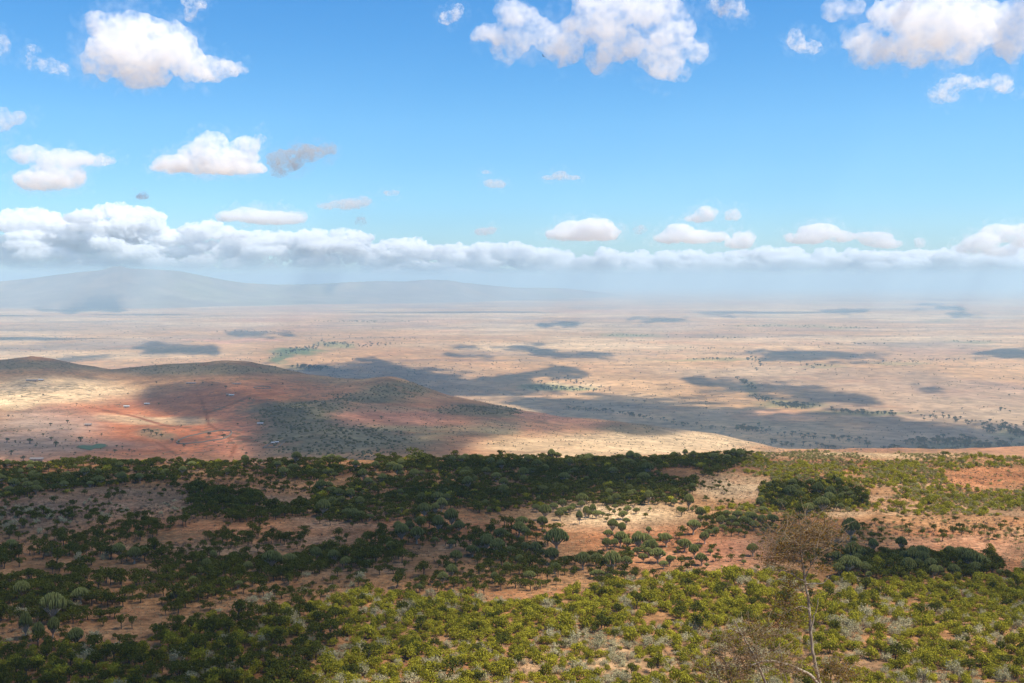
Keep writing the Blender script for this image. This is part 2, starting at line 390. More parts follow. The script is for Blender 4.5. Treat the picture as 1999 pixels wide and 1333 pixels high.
# ------------------------------------------------------------------ far mountains
uu = np.linspace(-.75, .75, 620); yy_ = np.linspace(14000, 44000, 300)
Yg, Ug = np.meshgrid(yy_, uu, indexing='ij')
mx, my = (Ug * Yg).ravel(), Yg.ravel(); mz = z_mount(mx, my)
me = mesh_from('mountains', np.stack([mx, my, mz], 1), grid_faces(*Yg.shape), smooth=True)
c = np.tile(GREYSCRUB * 1.0, (len(mx), 1))
c = mixc(c, sstep(-.1, .4, fbm(mx / 1800, my / 1800, oct=5, seed=91)), SCRUB * 1.5)
c = mixc(c, .3 * sstep(.1, .4, fbm(mx / 900, my / 900, oct=4, seed=92)), TAN)
vcol(me, 'soil', c)
me.materials.append(ground_mat('mountain slopes', [(1 / 1500, .2), (1 / 400, .25)], [], var=.1))
tag(link('mountains', me), kind='structure')

# ------------------------------------------------------------------ air
HAZE_TOP = 300.0
def box_mesh(name, lo, hi):
    V = [(x, y, z) for x in (lo[0], hi[0]) for y in (lo[1], hi[1]) for z in (lo[2], hi[2])]
    return mesh_from(name, V, [(0, 1, 3, 2), (4, 6, 7, 5), (0, 4, 5, 1), (2, 3, 7, 6), (0, 2, 6, 4), (1, 5, 7, 3)])
me = box_mesh('haze', (-78000, -75000, PLAIN_Z - 60), (78000, 75000, HAZE_TOP))
m = bpy.data.materials.new('haze'); b = NT(m)
v = b.n('VolumePrincipled'); v.inputs['Color'].default_value = (0.60, 0.84, 0.97, 1); v.inputs['Density'].default_value = 6.6e-5; v.inputs['Anisotropy'].default_value = 0.0
b.l(v.outputs[0], b.out.inputs['Volume']); me.materials.append(m)
tag(link('haze', me), kind='stuff')
# ------------------------------------------------------------------ clouds
ICO = {}
def ico(sub):
    if sub not in ICO:
        import bmesh
        bm = bmesh.new(); bmesh.ops.create_icosphere(bm, subdivisions=sub, radius=1)
        ICO[sub] = (np.array([v.co[:] for v in bm.verts]), np.array([[v.index for v in f.verts] for f in bm.faces])); bm.free()
    return ICO[sub]

CMAT = {}
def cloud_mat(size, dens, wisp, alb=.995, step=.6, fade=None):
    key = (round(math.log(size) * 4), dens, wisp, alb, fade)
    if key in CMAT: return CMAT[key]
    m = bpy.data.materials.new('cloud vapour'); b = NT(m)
    v = b.n('VolumePrincipled'); v.inputs['Color'].default_value = (1 - (1 - alb) * .7, alb, 1 - (1 - alb) * 1.3, 1) if alb > .99 else (alb, alb, alb * .99 + .01, 1); v.inputs['Anisotropy'].default_value = 0.0  # a low alb greys the cloud: shade put into its vapour colour
    n = b.math('ADD', b.math('MULTIPLY', b.noise(b.pos(), 0.8 / size, 3, 0.6), .5), b.math('MULTIPLY', b.noise(b.pos(), 2.4 / size, 5, 0.65), .5))
    dn = b.ramp(n, 0.5 - wisp, 0.7, 0.0, dens)
    if fade:                                       # the bank thins out downwards into the hazy air
        sx = b.n('SeparateXYZ'); b.l(b.pos(), sx.inputs[0]); dn = b.math('MULTIPLY', dn, b.ramp(sx.outputs[2], fade[0], fade[1]))
    b.l(dn, v.inputs['Density'])
    b.l(v.outputs[0], b.out.inputs['Volume'])
    try: m.cycles.volume_step_rate = step
    except Exception: pass
    CMAT[key] = m
    return m

NCLOUD = [0]
def cloud(label, puffs, D, dens=1.0, wisp=0.12, rag=0.5, group=None, vox=3.0, alb=.995, step=.6, fade=None, veil=True):
    """one cloud: round puffs at their photo places and sizes, D metres away, fused and roughened, filled with scattering vapour"""
    NCLOUD[0] += 1; sd = NCLOUD[0] * 13
    veil = veil and D < 30000
    o = cloud_part(puffs if not veil else [(p[0], p[1], p[2] * .94, p[3] * .94, *p[4:]) for p in puffs], D, dens, wisp, rag, vox, alb, step, fade, sd)
    tag(o, label, 'cloud', group)
    if veil:                                       # a thin torn veil round the body
        w = cloud_part([(p[0], p[1], p[2] * 1.14 + 5, p[3] * 1.14 + 4, *p[4:]) for p in puffs], D, dens * .16, .02, 1.1, vox, alb, step, fade, sd + 5)
        w.name = 'wisps'; w.parent = o; w.location = w.location - o.location
    return o

def cloud_part(puffs, D, dens, wisp, rag, vox, alb, step, fade, sd):
    r_ = np.random.default_rng(sd)
    k = D / F; Vs, Fs, n0 = [], [], 0
    iv, fc = ico(3)
    c0x = np.mean([p[0] for p in puffs]); c0y = np.mean([p[1] for p in puffs])
    u, dy, dz = ray(c0x, c0y); C0 = np.array([u, dy, dz]) * D
    for p in puffs:
        px, py, rx, ry = p[:4]
        u, dy, dz = ray(px, py)
        P = np.array([u, dy, dz]) * D + np.array([0, (p[4] if len(p) > 4 else r_.uniform(-.6, .6)) * rx * k, 0]) - C0
        V = iv * np.array([rx, 0.85 * max(rx * .8, ry), ry]) * k + P
        Vs.append(V); Fs.append(fc + n0); n0 += len(V)
    me = mesh_from('cloud_raw', np.concatenate(Vs), np.concatenate(Fs))
    o = link('cloud_raw', me)
    md = o.modifiers.new('r', 'REMESH'); md.mode = 'VOXEL'; md.voxel_size = vox * k
    ev = o.evaluated_get(bpy.context.evaluated_depsgraph_get())
    m2 = bpy.data.meshes.new_from_object(ev)
    bpy.data.objects.remove(o); bpy.data.meshes.remove(me)
    nv = len(m2.vertices); co = np.empty(nv * 3); m2.vertices.foreach_get('co', co); co = co.reshape(-1, 3)
    no = np.empty(nv * 3); m2.vertices.foreach_get('normal', no); no = no.reshape(-1, 3)
    s = np.median([min(p[2], p[3]) for p in puffs]) * k
    q = co / (s * 1.5)
    billow = 1 - 2 * np.abs(fbm(q[:, 0], q[:, 1], q[:, 2], oct=4, seed=sd))
    fine = fbm(q[:, 0] * 2.2, q[:, 1] * 2.2, q[:, 2] * 2.2, oct=4, seed=sd + 3)
    d = s * rag * (0.9 * (billow - 0.35) + 0.7 * fine)
    co = co + no * d[:, None]
    m2.vertices.foreach_set('co', co.ravel()); m2.update()
    o = link('cloud_raw', m2)                      # fuse once more so that no lobe cuts through another
    md = o.modifiers.new('r', 'REMESH'); md.mode = 'VOXEL'; md.voxel_size = vox * k * .9
    m3 = bpy.data.meshes.new_from_object(o.evaluated_get(bpy.context.evaluated_depsgraph_get()))
    bpy.data.objects.remove(o); bpy.data.meshes.remove(m2); m2 = m3; m2.name = 'cloud'
    m2.materials.clear(); m2.materials.append(cloud_mat(s * 1.1, dens * 1.0 / s, wisp, alb, step, fade))
    o = link('cloud', m2, loc=tuple(C0))
    return o

CL_NEAR = 'fair-weather clouds in the blue sky'
CL_LOW = 'low cumulus bank above the horizon'
cloud('large white cloud with a tail sloping right, high at the left', [(215, 50, 50, 22), (180, 40, 32, 14), (255, 60, 70, 40), (250, 105, 80, 42), (210, 128, 45, 26), (270, 140, 55, 24), (320, 85, 62, 44), (350, 115, 60, 36), (400, 130, 45, 22), (440, 132, 40, 15), (385, 148, 28, 16)], 7600, 1.5, .11, .6)
cloud('thin wisp at the top edge right of the large left cloud', [(375, 5, 22, 16), (372, 28, 12, 16), (390, 10, 16, 10)], 7000, 1.0, .06)
cloud('broad white cloud at the top edge, hanging lower at its right end', [(1010, 30, 42, 34), (1000, 75, 48, 30), (955, 70, 36, 14), (990, 100, 30, 22), (1060, 60, 45, 28), (1100, 85, 45, 30), (1160, 55, 60, 40), (1190, 20, 75, 32), (1210, 80, 50, 34), (1290, 20, 55, 45), (1310, 60, 48, 40), (1290, 110, 52, 34), (1310, 135, 42, 24), (1255, 95, 40, 26), (1350, 100, 30, 18), (1165, 118, 26, 14)], 14000, 1.5, .11, .6)
cloud('thin ragged wisp left of the broad top cloud', [(880, 30, 26, 10), (895, 20, 12, 16), (870, 40, 16, 9)], 7300, .9, .05)
cloud('faint wisp between the two big top clouds', [(1420, 18, 34, 24), (1400, 8, 22, 16), (1450, 30, 16, 12)], 7000, .9, .05)
cloud('small ragged puff under the gap between the big top clouds', [(1552, 78, 20, 22), (1590, 88, 20, 15), (1570, 92, 30, 10)], 7400, 1.0, .06)
cloud('biggest white cloud filling the upper right corner', [(1830, 45, 100, 58), (1800, 85, 60, 38), (1690, 80, 42, 34), (1700, 108, 34, 22), (1740, 95, 45, 24), (1770, 20, 70, 30), (1860, 95, 50, 36), (1930, 30, 60, 30), (1985, 40, 40, 46), (1975, 85, 36, 30), (1900, 70, 40, 40), (1650, 15, 36, 16), (1930, 60, 40, 22)], 14000, 1.5, .11, .6)
cloud('small loose cloud below the upper right cloud', [(1840, 182, 26, 18), (1870, 160, 32, 18), (1900, 165, 30, 12), (1850, 190, 18, 12)], 8200, 1.0, .07)
cloud('small upright puff near the right edge under the big cloud', [(1958, 155, 22, 20), (1962, 172, 18, 12)], 8200, 1.1, .08)
cloud('pale scrap of cloud at the upper left edge', [(5, 90, 20, 18), (-15, 95, 26, 24)], 8000, 1.0, .07)
cloud('slanting wisp left of the large left cloud', [(65, 103, 16, 16), (95, 125, 32, 16), (125, 138, 14, 12), (70, 128, 24, 8)], 8000, .8, .04)
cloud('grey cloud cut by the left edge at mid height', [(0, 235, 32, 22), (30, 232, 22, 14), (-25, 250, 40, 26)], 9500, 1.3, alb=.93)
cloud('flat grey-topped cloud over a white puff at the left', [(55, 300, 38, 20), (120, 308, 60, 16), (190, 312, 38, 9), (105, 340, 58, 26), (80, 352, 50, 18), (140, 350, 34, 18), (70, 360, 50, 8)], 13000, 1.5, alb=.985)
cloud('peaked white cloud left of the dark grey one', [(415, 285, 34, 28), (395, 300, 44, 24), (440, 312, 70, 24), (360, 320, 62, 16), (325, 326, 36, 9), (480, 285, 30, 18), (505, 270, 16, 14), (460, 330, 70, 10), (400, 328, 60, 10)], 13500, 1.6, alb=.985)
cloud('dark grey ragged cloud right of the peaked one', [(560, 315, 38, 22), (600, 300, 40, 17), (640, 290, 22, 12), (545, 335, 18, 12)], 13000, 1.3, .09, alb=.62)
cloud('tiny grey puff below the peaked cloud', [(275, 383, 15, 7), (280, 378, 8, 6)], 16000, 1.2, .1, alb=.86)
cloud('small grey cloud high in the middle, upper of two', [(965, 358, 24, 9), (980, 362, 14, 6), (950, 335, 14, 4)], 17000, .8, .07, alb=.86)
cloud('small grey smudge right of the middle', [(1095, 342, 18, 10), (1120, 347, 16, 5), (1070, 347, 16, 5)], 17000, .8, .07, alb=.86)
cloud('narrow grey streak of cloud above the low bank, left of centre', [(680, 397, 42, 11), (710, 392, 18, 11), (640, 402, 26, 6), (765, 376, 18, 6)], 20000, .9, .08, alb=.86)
cloud('long flat cream cloud floating above the left bank', [(480, 418, 42, 14), (530, 425, 60, 13), (575, 424, 26, 12), (450, 424, 28, 9)], 24000, 2.2)
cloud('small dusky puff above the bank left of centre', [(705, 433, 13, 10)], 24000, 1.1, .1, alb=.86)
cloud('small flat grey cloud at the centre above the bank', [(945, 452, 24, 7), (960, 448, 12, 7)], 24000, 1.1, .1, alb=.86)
cloud('cream cumulus with a grey right half, right of centre', [(1120, 448, 40, 18), (1095, 458, 34, 11), (1160, 445, 42, 19), (1190, 452, 24, 10), (1150, 462, 60, 7)], 24000, 2.2)
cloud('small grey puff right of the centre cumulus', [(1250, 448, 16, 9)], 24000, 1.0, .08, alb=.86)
cloud('white cumulus pair above the bank on the right', [(1325, 452, 32, 16), (1305, 465, 34, 10), (1360, 462, 42, 13), (1400, 462, 26, 10), (1450, 468, 26, 18), (1435, 476, 24, 9)], 24000, 2.3)
cloud('small cloud above the white pair on the right', [(1380, 415, 24, 14), (1365, 425, 30, 8), (1430, 420, 18, 12)], 22000, 1.5, .12)
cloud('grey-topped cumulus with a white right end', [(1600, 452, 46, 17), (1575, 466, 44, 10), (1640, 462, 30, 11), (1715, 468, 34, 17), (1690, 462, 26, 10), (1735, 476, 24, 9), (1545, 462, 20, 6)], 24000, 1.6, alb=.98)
cloud('white cumulus cut by the right edge low down', [(1910, 472, 38, 18), (1950, 455, 38, 18), (1985, 460, 34, 24), (1890, 485, 30, 12), (1940, 490, 40, 10), (1795, 472, 12, 9)], 24000, 2.2)

# the long bank low over the horizon: separate cumulus heaps side by side
BANK = [  # x0, x1, top y at a few x, base y, label
    (-60, 150, [(-60, 415), (0, 412), (40, 405), (90, 412), (150, 428)], 500, 'grey cumulus heap at the left end of the low bank'),
    (130, 255, [(130, 425), (170, 412), (205, 398), (232, 395), (250, 415)], 500, 'tallest white cumulus tower of the low bank'),
    (250, 330, [(250, 425), (283, 403), (305, 418), (330, 445)], 500, 'white cumulus tower right of the tallest one'),
    (320, 480, [(320, 450), (370, 440), (405, 428), (440, 440), (480, 455)], 505, 'grey cumulus heap under the long flat cream cloud'),
    (470, 600, [(470, 455), (520, 450), (560, 455), (600, 452)], 510, 'low grey heap left of two cream knobs'),
    (590, 725, [(590, 458), (620, 448), (645, 458), (675, 442), (705, 455), (725, 470)], 505, 'two cream cumulus knobs in the low bank'),
    (720, 900, [(720, 478), (760, 472), (800, 470), (850, 472), (900, 480)], 520, 'low lumpy heap of the bank left of centre'),
    (890, 1040, [(890, 485), (940, 476), (985, 470), (1010, 480), (1040, 488)], 525, 'cream-topped heap of the bank at the centre'),
    (1030, 1200, [(1030, 492), (1070, 485), (1110, 492), (1160, 492), (1200, 490)], 532, 'low cream heap of the bank right of centre'),
    (1190, 1360, [(1190, 492), (1230, 490), (1270, 494), (1320, 490), (1360, 496)], 530, 'low cream heap below the white pair'),
    (1350, 1530, [(1350, 496), (1400, 492), (1460, 488), (1500, 484), (1530, 490)], 528, 'long cream heap right of the white pair'),
    (1520, 1680, [(1520, 492), (1570, 488), (1620, 490), (1680, 494)], 526, 'low heap under the grey-topped cumulus'),
    (1670, 1830, [(1670, 494), (1720, 490), (1770, 492), (1830, 500)], 525, 'thin cream heap right of the grey-topped cumulus'),
    (1820, 2060, [(1820, 486), (1850, 484), (1900, 492), (1960, 484), (2060, 480)], 530, 'rightmost grey heap of the low bank'),
]
for x0, x1, tops, base, lab in BANK:
    r_ = np.random.default_rng(int(x0) + 500)
    tx, ty = np.array(tops, float).T; puffs = []
    x = x0
    while x < x1:
        t = np.interp(x, tx, ty) + (r_.uniform(-4, 6) if x < 720 else r_.choice([-6, 0, 4, 12]) + r_.uniform(-3, 3)); h = base - t
        r0 = r_.choice([5, 7, 9, 12, 15]) * (0.55 + h / 140)
        puffs.append((x, t + r0 * .85, r0 * r_.uniform(1.1, 1.7), r0 * .8))
        yy = t + r0 * 1.9
        while yy < 536:
            r1 = r_.uniform(7, 15) * (0.55 + h / 150)
            puffs.append((x + r_.uniform(-14, 14), yy, r1 * r_.uniform(1.6, 3.0), r1 * .65, r_.uniform(-1.6, 1.2))); yy += r1 * r_.uniform(1.3, 2.2)
        x += r0 * r_.uniform(.9, 1.5)
    cloud(lab, puffs, 86000 if x0 > 700 else 84000, 3.2, .07, .9, group=None, vox=1.7, alb=.999, step=.2, fade=(500.0, 2700.0) if x0 < 700 else (200.0, 1700.0))
# ------------------------------------------------------------------ broken cloud overhead: what shades the land
OV_V, OV_F, OV_N = [], [], [0]
def shade(P, zf, y0, y1, hmin=2300.0, soft=10.0, thick=70.0, rough=1.0, step=None, nz=(30, 10), const_z=None, mod=.7):
    P = np.asarray(P, float); lo, hi = P.min(0) - 2 * soft, P.max(0) + 2 * soft
    nx = int(np.clip((hi[0] - lo[0]) / (step or 8), 12, 150)); ny = int(np.clip((hi[1] - lo[1]) / ((step or 8) * .45), 10, 110))
    X, Y = np.meshgrid(np.linspace(lo[0], hi[0], nx), np.linspace(lo[1], hi[1], ny))
    sd = poly_sd(P, X, Y)
    ph = (hi[1] - lo[1] - 2 * soft)
    sd = sd + rough * min(1.6 * soft, soft * .9 + .22 * ph) * 1.25 * fbm(X / nz[0], Y / nz[1], oct=5, seed=len(OV_V) + 7, gain=.6)
    t = sstep(-soft * .7, soft * 1.3, sd) * np.clip(.9 + mod * fbm(X / nz[0] / 1.5, Y / nz[1] / 1.5, oct=3, seed=len(OV_V) + 57), .25, 1.2)
    if const_z is None: gx, gy, gz, ok = hit(X.ravel(), Y.ravel(), zf, y0, y1, 90)
    else:
        u, dy, dz = ray(X.ravel(), Y.ravel()); k = const_z / dz; gx, gy, gz = u * k, dy * k, np.full(u.size, const_z)
    # height: always well above the top of the photograph's view
    gyc = gy[t.ravel() > 0.01].max(); h = max(hmin, 0.315 * gyc)
    k = (h - gz) / SUN[2]
    wx, wy = gx + SUN[0] * k, gy + SUN[1] * k
    t = t.ravel(); keep = t > 0.01
    th = thick * t * (0.75 + 0.5 * (0.5 + 0.5 * fbm(X / nz[0] * 2, Y / nz[1] * 2, oct=3, seed=5).ravel()))
    top = np.stack([wx, wy, h + .6 * th], 1); bot = np.stack([wx, wy, h - .4 * th], 1)
    n = nx * ny; fc = grid_faces(ny, nx)
    fk = fc[keep[fc].any(1)]
    # closed shell: top, bottom (reversed) and rim
    e = np.concatenate([fk[:, [0, 1]], fk[:, [1, 2]], fk[:, [2, 3]], fk[:, [3, 0]]])
    key = {(a, b) for a, b in map(tuple, e)}
    rim = np.array([(a, b) for a, b in key if (b, a) not in key])
    F_ = np.concatenate([fk, fk[:, ::-1] + n, np.stack([rim[:, 1], rim[:, 0], rim[:, 0] + n, rim[:, 1] + n], 1)])
    F_ = F_[:, ::-1]                         # outward faces
    V = np.concatenate([top, bot]); used = np.unique(F_); mp = np.full(2 * n, -1); mp[used] = np.arange(len(used))
    OV_V.append(V[used]); OV_F.append(mp[F_] + OV_N[0]); OV_N[0] += len(used)

fgz = z_fore
def fg(P, **kw):
    kw.setdefault('soft', 22); kw.setdefault('thick', 60); kw.setdefault('step', 7); kw.setdefault('nz', (60, 22))
    shade(P, None, 0, 0, const_z=-73.0, **kw)
fg([(-500, 885), (300, 882), (900, 880), (1490, 868), (1490, 900), (1400, 930), (1340, 958), (1240, 968), (1120, 972), (1040, 1000), (1070, 1060), (1130, 1075), (1180, 1110), (1120, 1140), (1000, 1150), (880, 1165), (720, 1150), (640, 1185), (560, 1205), (400, 1215), (200, 1230), (-500, 1240)], thick=39)
fg([(-500, 1180), (200, 1160), (480, 1180), (600, 1215), (640, 1262), (820, 1275), (800, 1300), (600, 1320), (520, 1400), (400, 1600), (-500, 1600)], thick=46)
fg([(720, 1205), (800, 1190), (900, 1205), (880, 1240), (760, 1245)], thick=35)
fg([(1480, 955), (1600, 940), (1710, 958), (1690, 985), (1560, 998), (1480, 988)], thick=34)
fg([(1440, 1015), (1600, 1005), (1720, 1030), (1790, 1075), (1930, 1080), (1990, 1105), (1900, 1140), (1700, 1140), (1560, 1115), (1490, 1070)], thick=48)
fg([(1860, 1150), (2100, 1140), (2100, 1230), (1950, 1225)], thick=24)
def hl(P, **kw):
    kw.setdefault('soft', 14); kw.setdefault('thick', 44); kw.setdefault('step', 12); kw['mod'] = .25; kw.setdefault('nz', (60, 20))
    shade(P, z_hills, 850, 2900, hmin=2400, **kw)
# hills: everything but the sunlit pieces at the left and along the lower right
hl([(-400, 690), (600, 690), (860, 745), (1000, 780), (1180, 808), (1330, 822), (1330, 838), (1180, 842), (1000, 848), (920, 862), (900, 905), (480, 905), (455, 850), (400, 826), (330, 808), (270, 785), (285, 752), (220, 738), (120, 748), (-60, 766), (-400, 775)])
hl([(-400, 860), (60, 845), (160, 850), (300, 852), (440, 862), (470, 905), (-400, 905)], thick=24)
hl([(-400, 690), (600, 690), (860, 745), (1000, 785), (1180, 812), (1000, 830), (800, 840), (620, 800), (480, 745), (300, 738), (200, 732), (60, 742), (-400, 755)], thick=30)
def pl(P, **kw):
    kw.setdefault('soft', 7); kw['thick'] = kw.get('thick', 60) * 1.35; kw.setdefault('step', 5); kw.setdefault('nz', (48, 6)); kw.setdefault('rough', 1.7)
    shade(P, None, 0, 0, const_z=PLAIN_Z, hmin=2400, **kw)
pl([(480, 716), (600, 714), (670, 706), (760, 712), (850, 720), (900, 732), (960, 738), (1010, 728), (1060, 716), (1135, 713), (1140, 728), (1040, 744), (1090, 762), (1000, 776), (900, 772), (820, 800), (480, 800)])
pl([(960, 778), (1100, 778), (1180, 768), (1350, 785), (1480, 800), (1560, 806), (1650, 806), (1800, 818), (1990, 838), (2200, 850), (2200, 905), (1500, 920), (1300, 850), (1100, 820)])
pl([(1335, 732), (1400, 735), (1470, 745), (1560, 752), (1640, 765), (1720, 785), (1660, 792), (1540, 778), (1420, 768), (1360, 757)])
pl([(1300, 762), (1440, 770), (1480, 782), (1380, 784)], thick=25)
for P, t in ([[(960, 680), (1040, 676), (1100, 686), (1190, 688), (1200, 697), (1080, 697), (1020, 690)], 50], [[(880, 677), (925, 676), (930, 682), (890, 683)], 35], [[(1460, 688), (1540, 682), (1660, 688), (1730, 694), (1720, 702), (1580, 706), (1490, 700)], 50], [[(1880, 684), (2200, 680), (2200, 700), (1950, 700)], 70],
             [[(255, 680), (300, 668), (350, 670), (430, 676), (420, 690), (290, 692)], 50], [[(110, 695), (210, 692), (230, 700), (120, 704)], 30], [[(1780, 756), (1830, 757), (1842, 765), (1800, 765)], 40], [[(1220, 622), (1340, 621), (1350, 628), (1250, 629)], 55], [[(1050, 631), (1130, 630), (1130, 636), (1060, 636)], 50],
             [[(1595, 607), (1690, 606), (1690, 612), (1600, 612)], 50], [[(440, 648), (560, 645), (570, 653), (450, 655)], 40], [[(1370, 615), (1430, 614), (1430, 619), (1380, 619)], 35], [[(70, 602), (150, 600), (240, 601), (230, 606), (80, 608)], 45], 
             [[(560, 578), (640, 574), (650, 582), (570, 585)], 50], [[(1900, 700), (2000, 698), (2000, 704), (1910, 704)], 30], [[(870, 690), (940, 688), (960, 696), (890, 698)], 30], [[(1680, 690), (1740, 690), (1720, 700), (1670, 699)], 25], [[(1780, 600), (1870, 598), (1880, 604), (1790, 605)], 45], [[(1850, 612), (1930, 610), (1930, 615), (1860, 616)], 40]):
    pl(P, thick=t, soft=4)
me = mesh_from('overhead_clouds', np.concatenate(OV_V), np.concatenate(OV_F))
m = bpy.data.materials.new('overhead cloud vapour'); b = NT(m)
v = b.n('VolumePrincipled'); v.inputs['Color'].default_value = (0.99, 0.99, 0.99, 1); v.inputs['Density'].default_value = 0.040; v.inputs['Anisotropy'].default_value = 0.2
b.l(v.outputs[0], b.out.inputs['Volume']); me.materials.append(m)
tag(link('overhead_clouds', me), kind='stuff')
# ------------------------------------------------------------------ plants: materials
def leaf_mat(name, c0, c1, trans=0.25):
    m = bpy.data.materials.new(name); b = NT(m)
    t = b.n('Attribute', attribute_name='tint').outputs['Fac']
    oi = b.n('ObjectInfo').outputs['Random']
    f = b.math('ADD', b.math('MULTIPLY', t, .65), b.math('MULTIPLY', oi, .35), clamp=True)
    c = b.mix(f, c0, c1)
    d = b.n('BsdfDiffuse'); b.l(c, d.inputs[0]); tr = b.n('BsdfTranslucent'); b.l(c, tr.inputs[0])
    mx = b.n('MixShader'); mx.inputs[0].default_value = trans; b.l(d.outputs[0], mx.inputs[1]); b.l(tr.outputs[0], mx.inputs[2])
    b.l(mx.outputs[0], b.out.inputs[0]); return m
def bark_mat(name, c0, c1, sc=8):
    m = bpy.data.materials.new(name); b = NT(m)
    tc = b.n('TexCoord').outputs['Object']
    c = b.mix(b.ramp(b.noise(b.scalevec(tc, (1, 1, .3)), sc, 5), .3, .7), c0, c1)
    bs = b.n('BsdfPrincipled'); b.l(c, bs.inputs['Base Color']); bs.inputs['Roughness'].default_value = .9; bs.inputs['Specular IOR Level'].default_value = .2
    b.l(bs.outputs[0], b.out.inputs[0]); return m
M = dict(
    thorn=leaf_mat('thorn leaves', (.036, .044, .007), (.15, .148, .020)),
    shrub=leaf_mat('shrub leaves', (.11, .108, .010), (.47, .405, .035), .3),
    grey=leaf_mat('silvery twigs and leaves', (.28, .25, .13), (.60, .52, .29), .25),
    euph=leaf_mat('succulent green branches', (.065, .072, .018), (.23, .23, .070), .05),
    dry=leaf_mat('dry twigs', (.10, .075, .045), (.28, .21, .135), .15),
    straw=leaf_mat('pale dry bush', (.20, .18, .055), (.48, .41, .16), .25),
    valley=leaf_mat('valley tree leaves', (.020, .034, .014), (.060, .080, .026), .2),
    brown=leaf_mat('brown green thorn leaves', (.13, .066, .012), (.32, .19, .035), .35),
    bark=bark_mat('dark bark', (.05, .038, .028), (.12, .095, .075)),
    pale=bark_mat('pale bark', (.22, .17, .11), (.46, .38, .27), 5),
    twig=bark_mat('brown twigs', (.13, .085, .045), (.30, .22, .13)),
    ebark=bark_mat('grey succulent bark', (.20, .175, .135), (.40, .36, .29)),
)

# ------------------------------------------------------------------ plants: shape kit (numpy)
def tubes(paths, sides=5):
    """paths: list of (points Nx3, radii N) -> V, quads"""
    V, Q, n0 = [], [], 0
    a = np.linspace(0, 2 * math.pi, sides, endpoint=False)
    for P, r in paths:
        P = np.asarray(P, float); r = np.asarray(r, float)
        T = np.gradient(P, axis=0); T /= np.linalg.norm(T, axis=1, keepdims=True) + 1e-9
        up = np.where(np.abs(T[:, 2:3]) > .9, [[1., 0, 0]], [[0, 0, 1.]])
        B = np.cross(T, up); B /= np.linalg.norm(B, axis=1, keepdims=True) + 1e-9
        N = np.cross(B, T)
        ring = P[:, None] + r[:, None, None] * (np.cos(a)[None, :, None] * B[:, None] + np.sin(a)[None, :, None] * N[:, None])
        k = len(P); V.append(ring.reshape(-1, 3))
        i = np.arange(k * sides).reshape(k, sides)
        q = np.stack([i[:-1], np.roll(i[:-1], -1, 1), np.roll(i[1:], -1, 1), i[1:]], -1).reshape(-1, 4)
        Q.append(q + n0); n0 += k * sides
        Q.append(np.array([[i[-1, 0], i[-1, 1], i[-1, 2], i[-1, sides - 1]]]) + n0 - k * sides)
    return np.concatenate(V), np.concatenate(Q)

def leaves(C, N, size, r_, aspect=.65, jit=.8):
    """one small quad per centre, turned roughly along N"""
    n = len(C)
    N = N + r_.normal(0, jit, (n, 3)); N /= np.linalg.norm(N, axis=1, keepdims=True) + 1e-9
    A = np.cross(N, r_.normal(0, 1, (n, 3))); A /= np.linalg.norm(A, axis=1, keepdims=True) + 1e-9
    B = np.cross(N, A); s = (size * r_.uniform(.6, 1.35, n))[:, None]
    A = A * s; B = B * s * aspect
    V = np.stack([C - A * .5 - B * .15, C + B * .5, C + A * .5 + B * .1, C - B * .5], 1).reshape(-1, 3)
    return V, np.arange(4 * n).reshape(n, 4)

def lobe_points(lobes, n, r_, inner=.45, flat=-.35):
    w = np.array([l[3] * l[3] for l in lobes]); w = w / w.sum()
    i = r_.choice(len(lobes), n, p=w); L = np.array(lobes, float)[i]
    d = r_.normal(0, 1, (n, 3)); d /= np.linalg.norm(d, axis=1, keepdims=True)
    d[:, 2] = np.where(d[:, 2] < flat, -d[:, 2] * .5, d[:, 2])
    rad = r_.uniform(inner, 1.0, n) ** .6
    C = L[:, :3] + d * rad[:, None] * np.stack([L[:, 3], L[:, 3], L[:, 4]], 1)
    return C, d, i

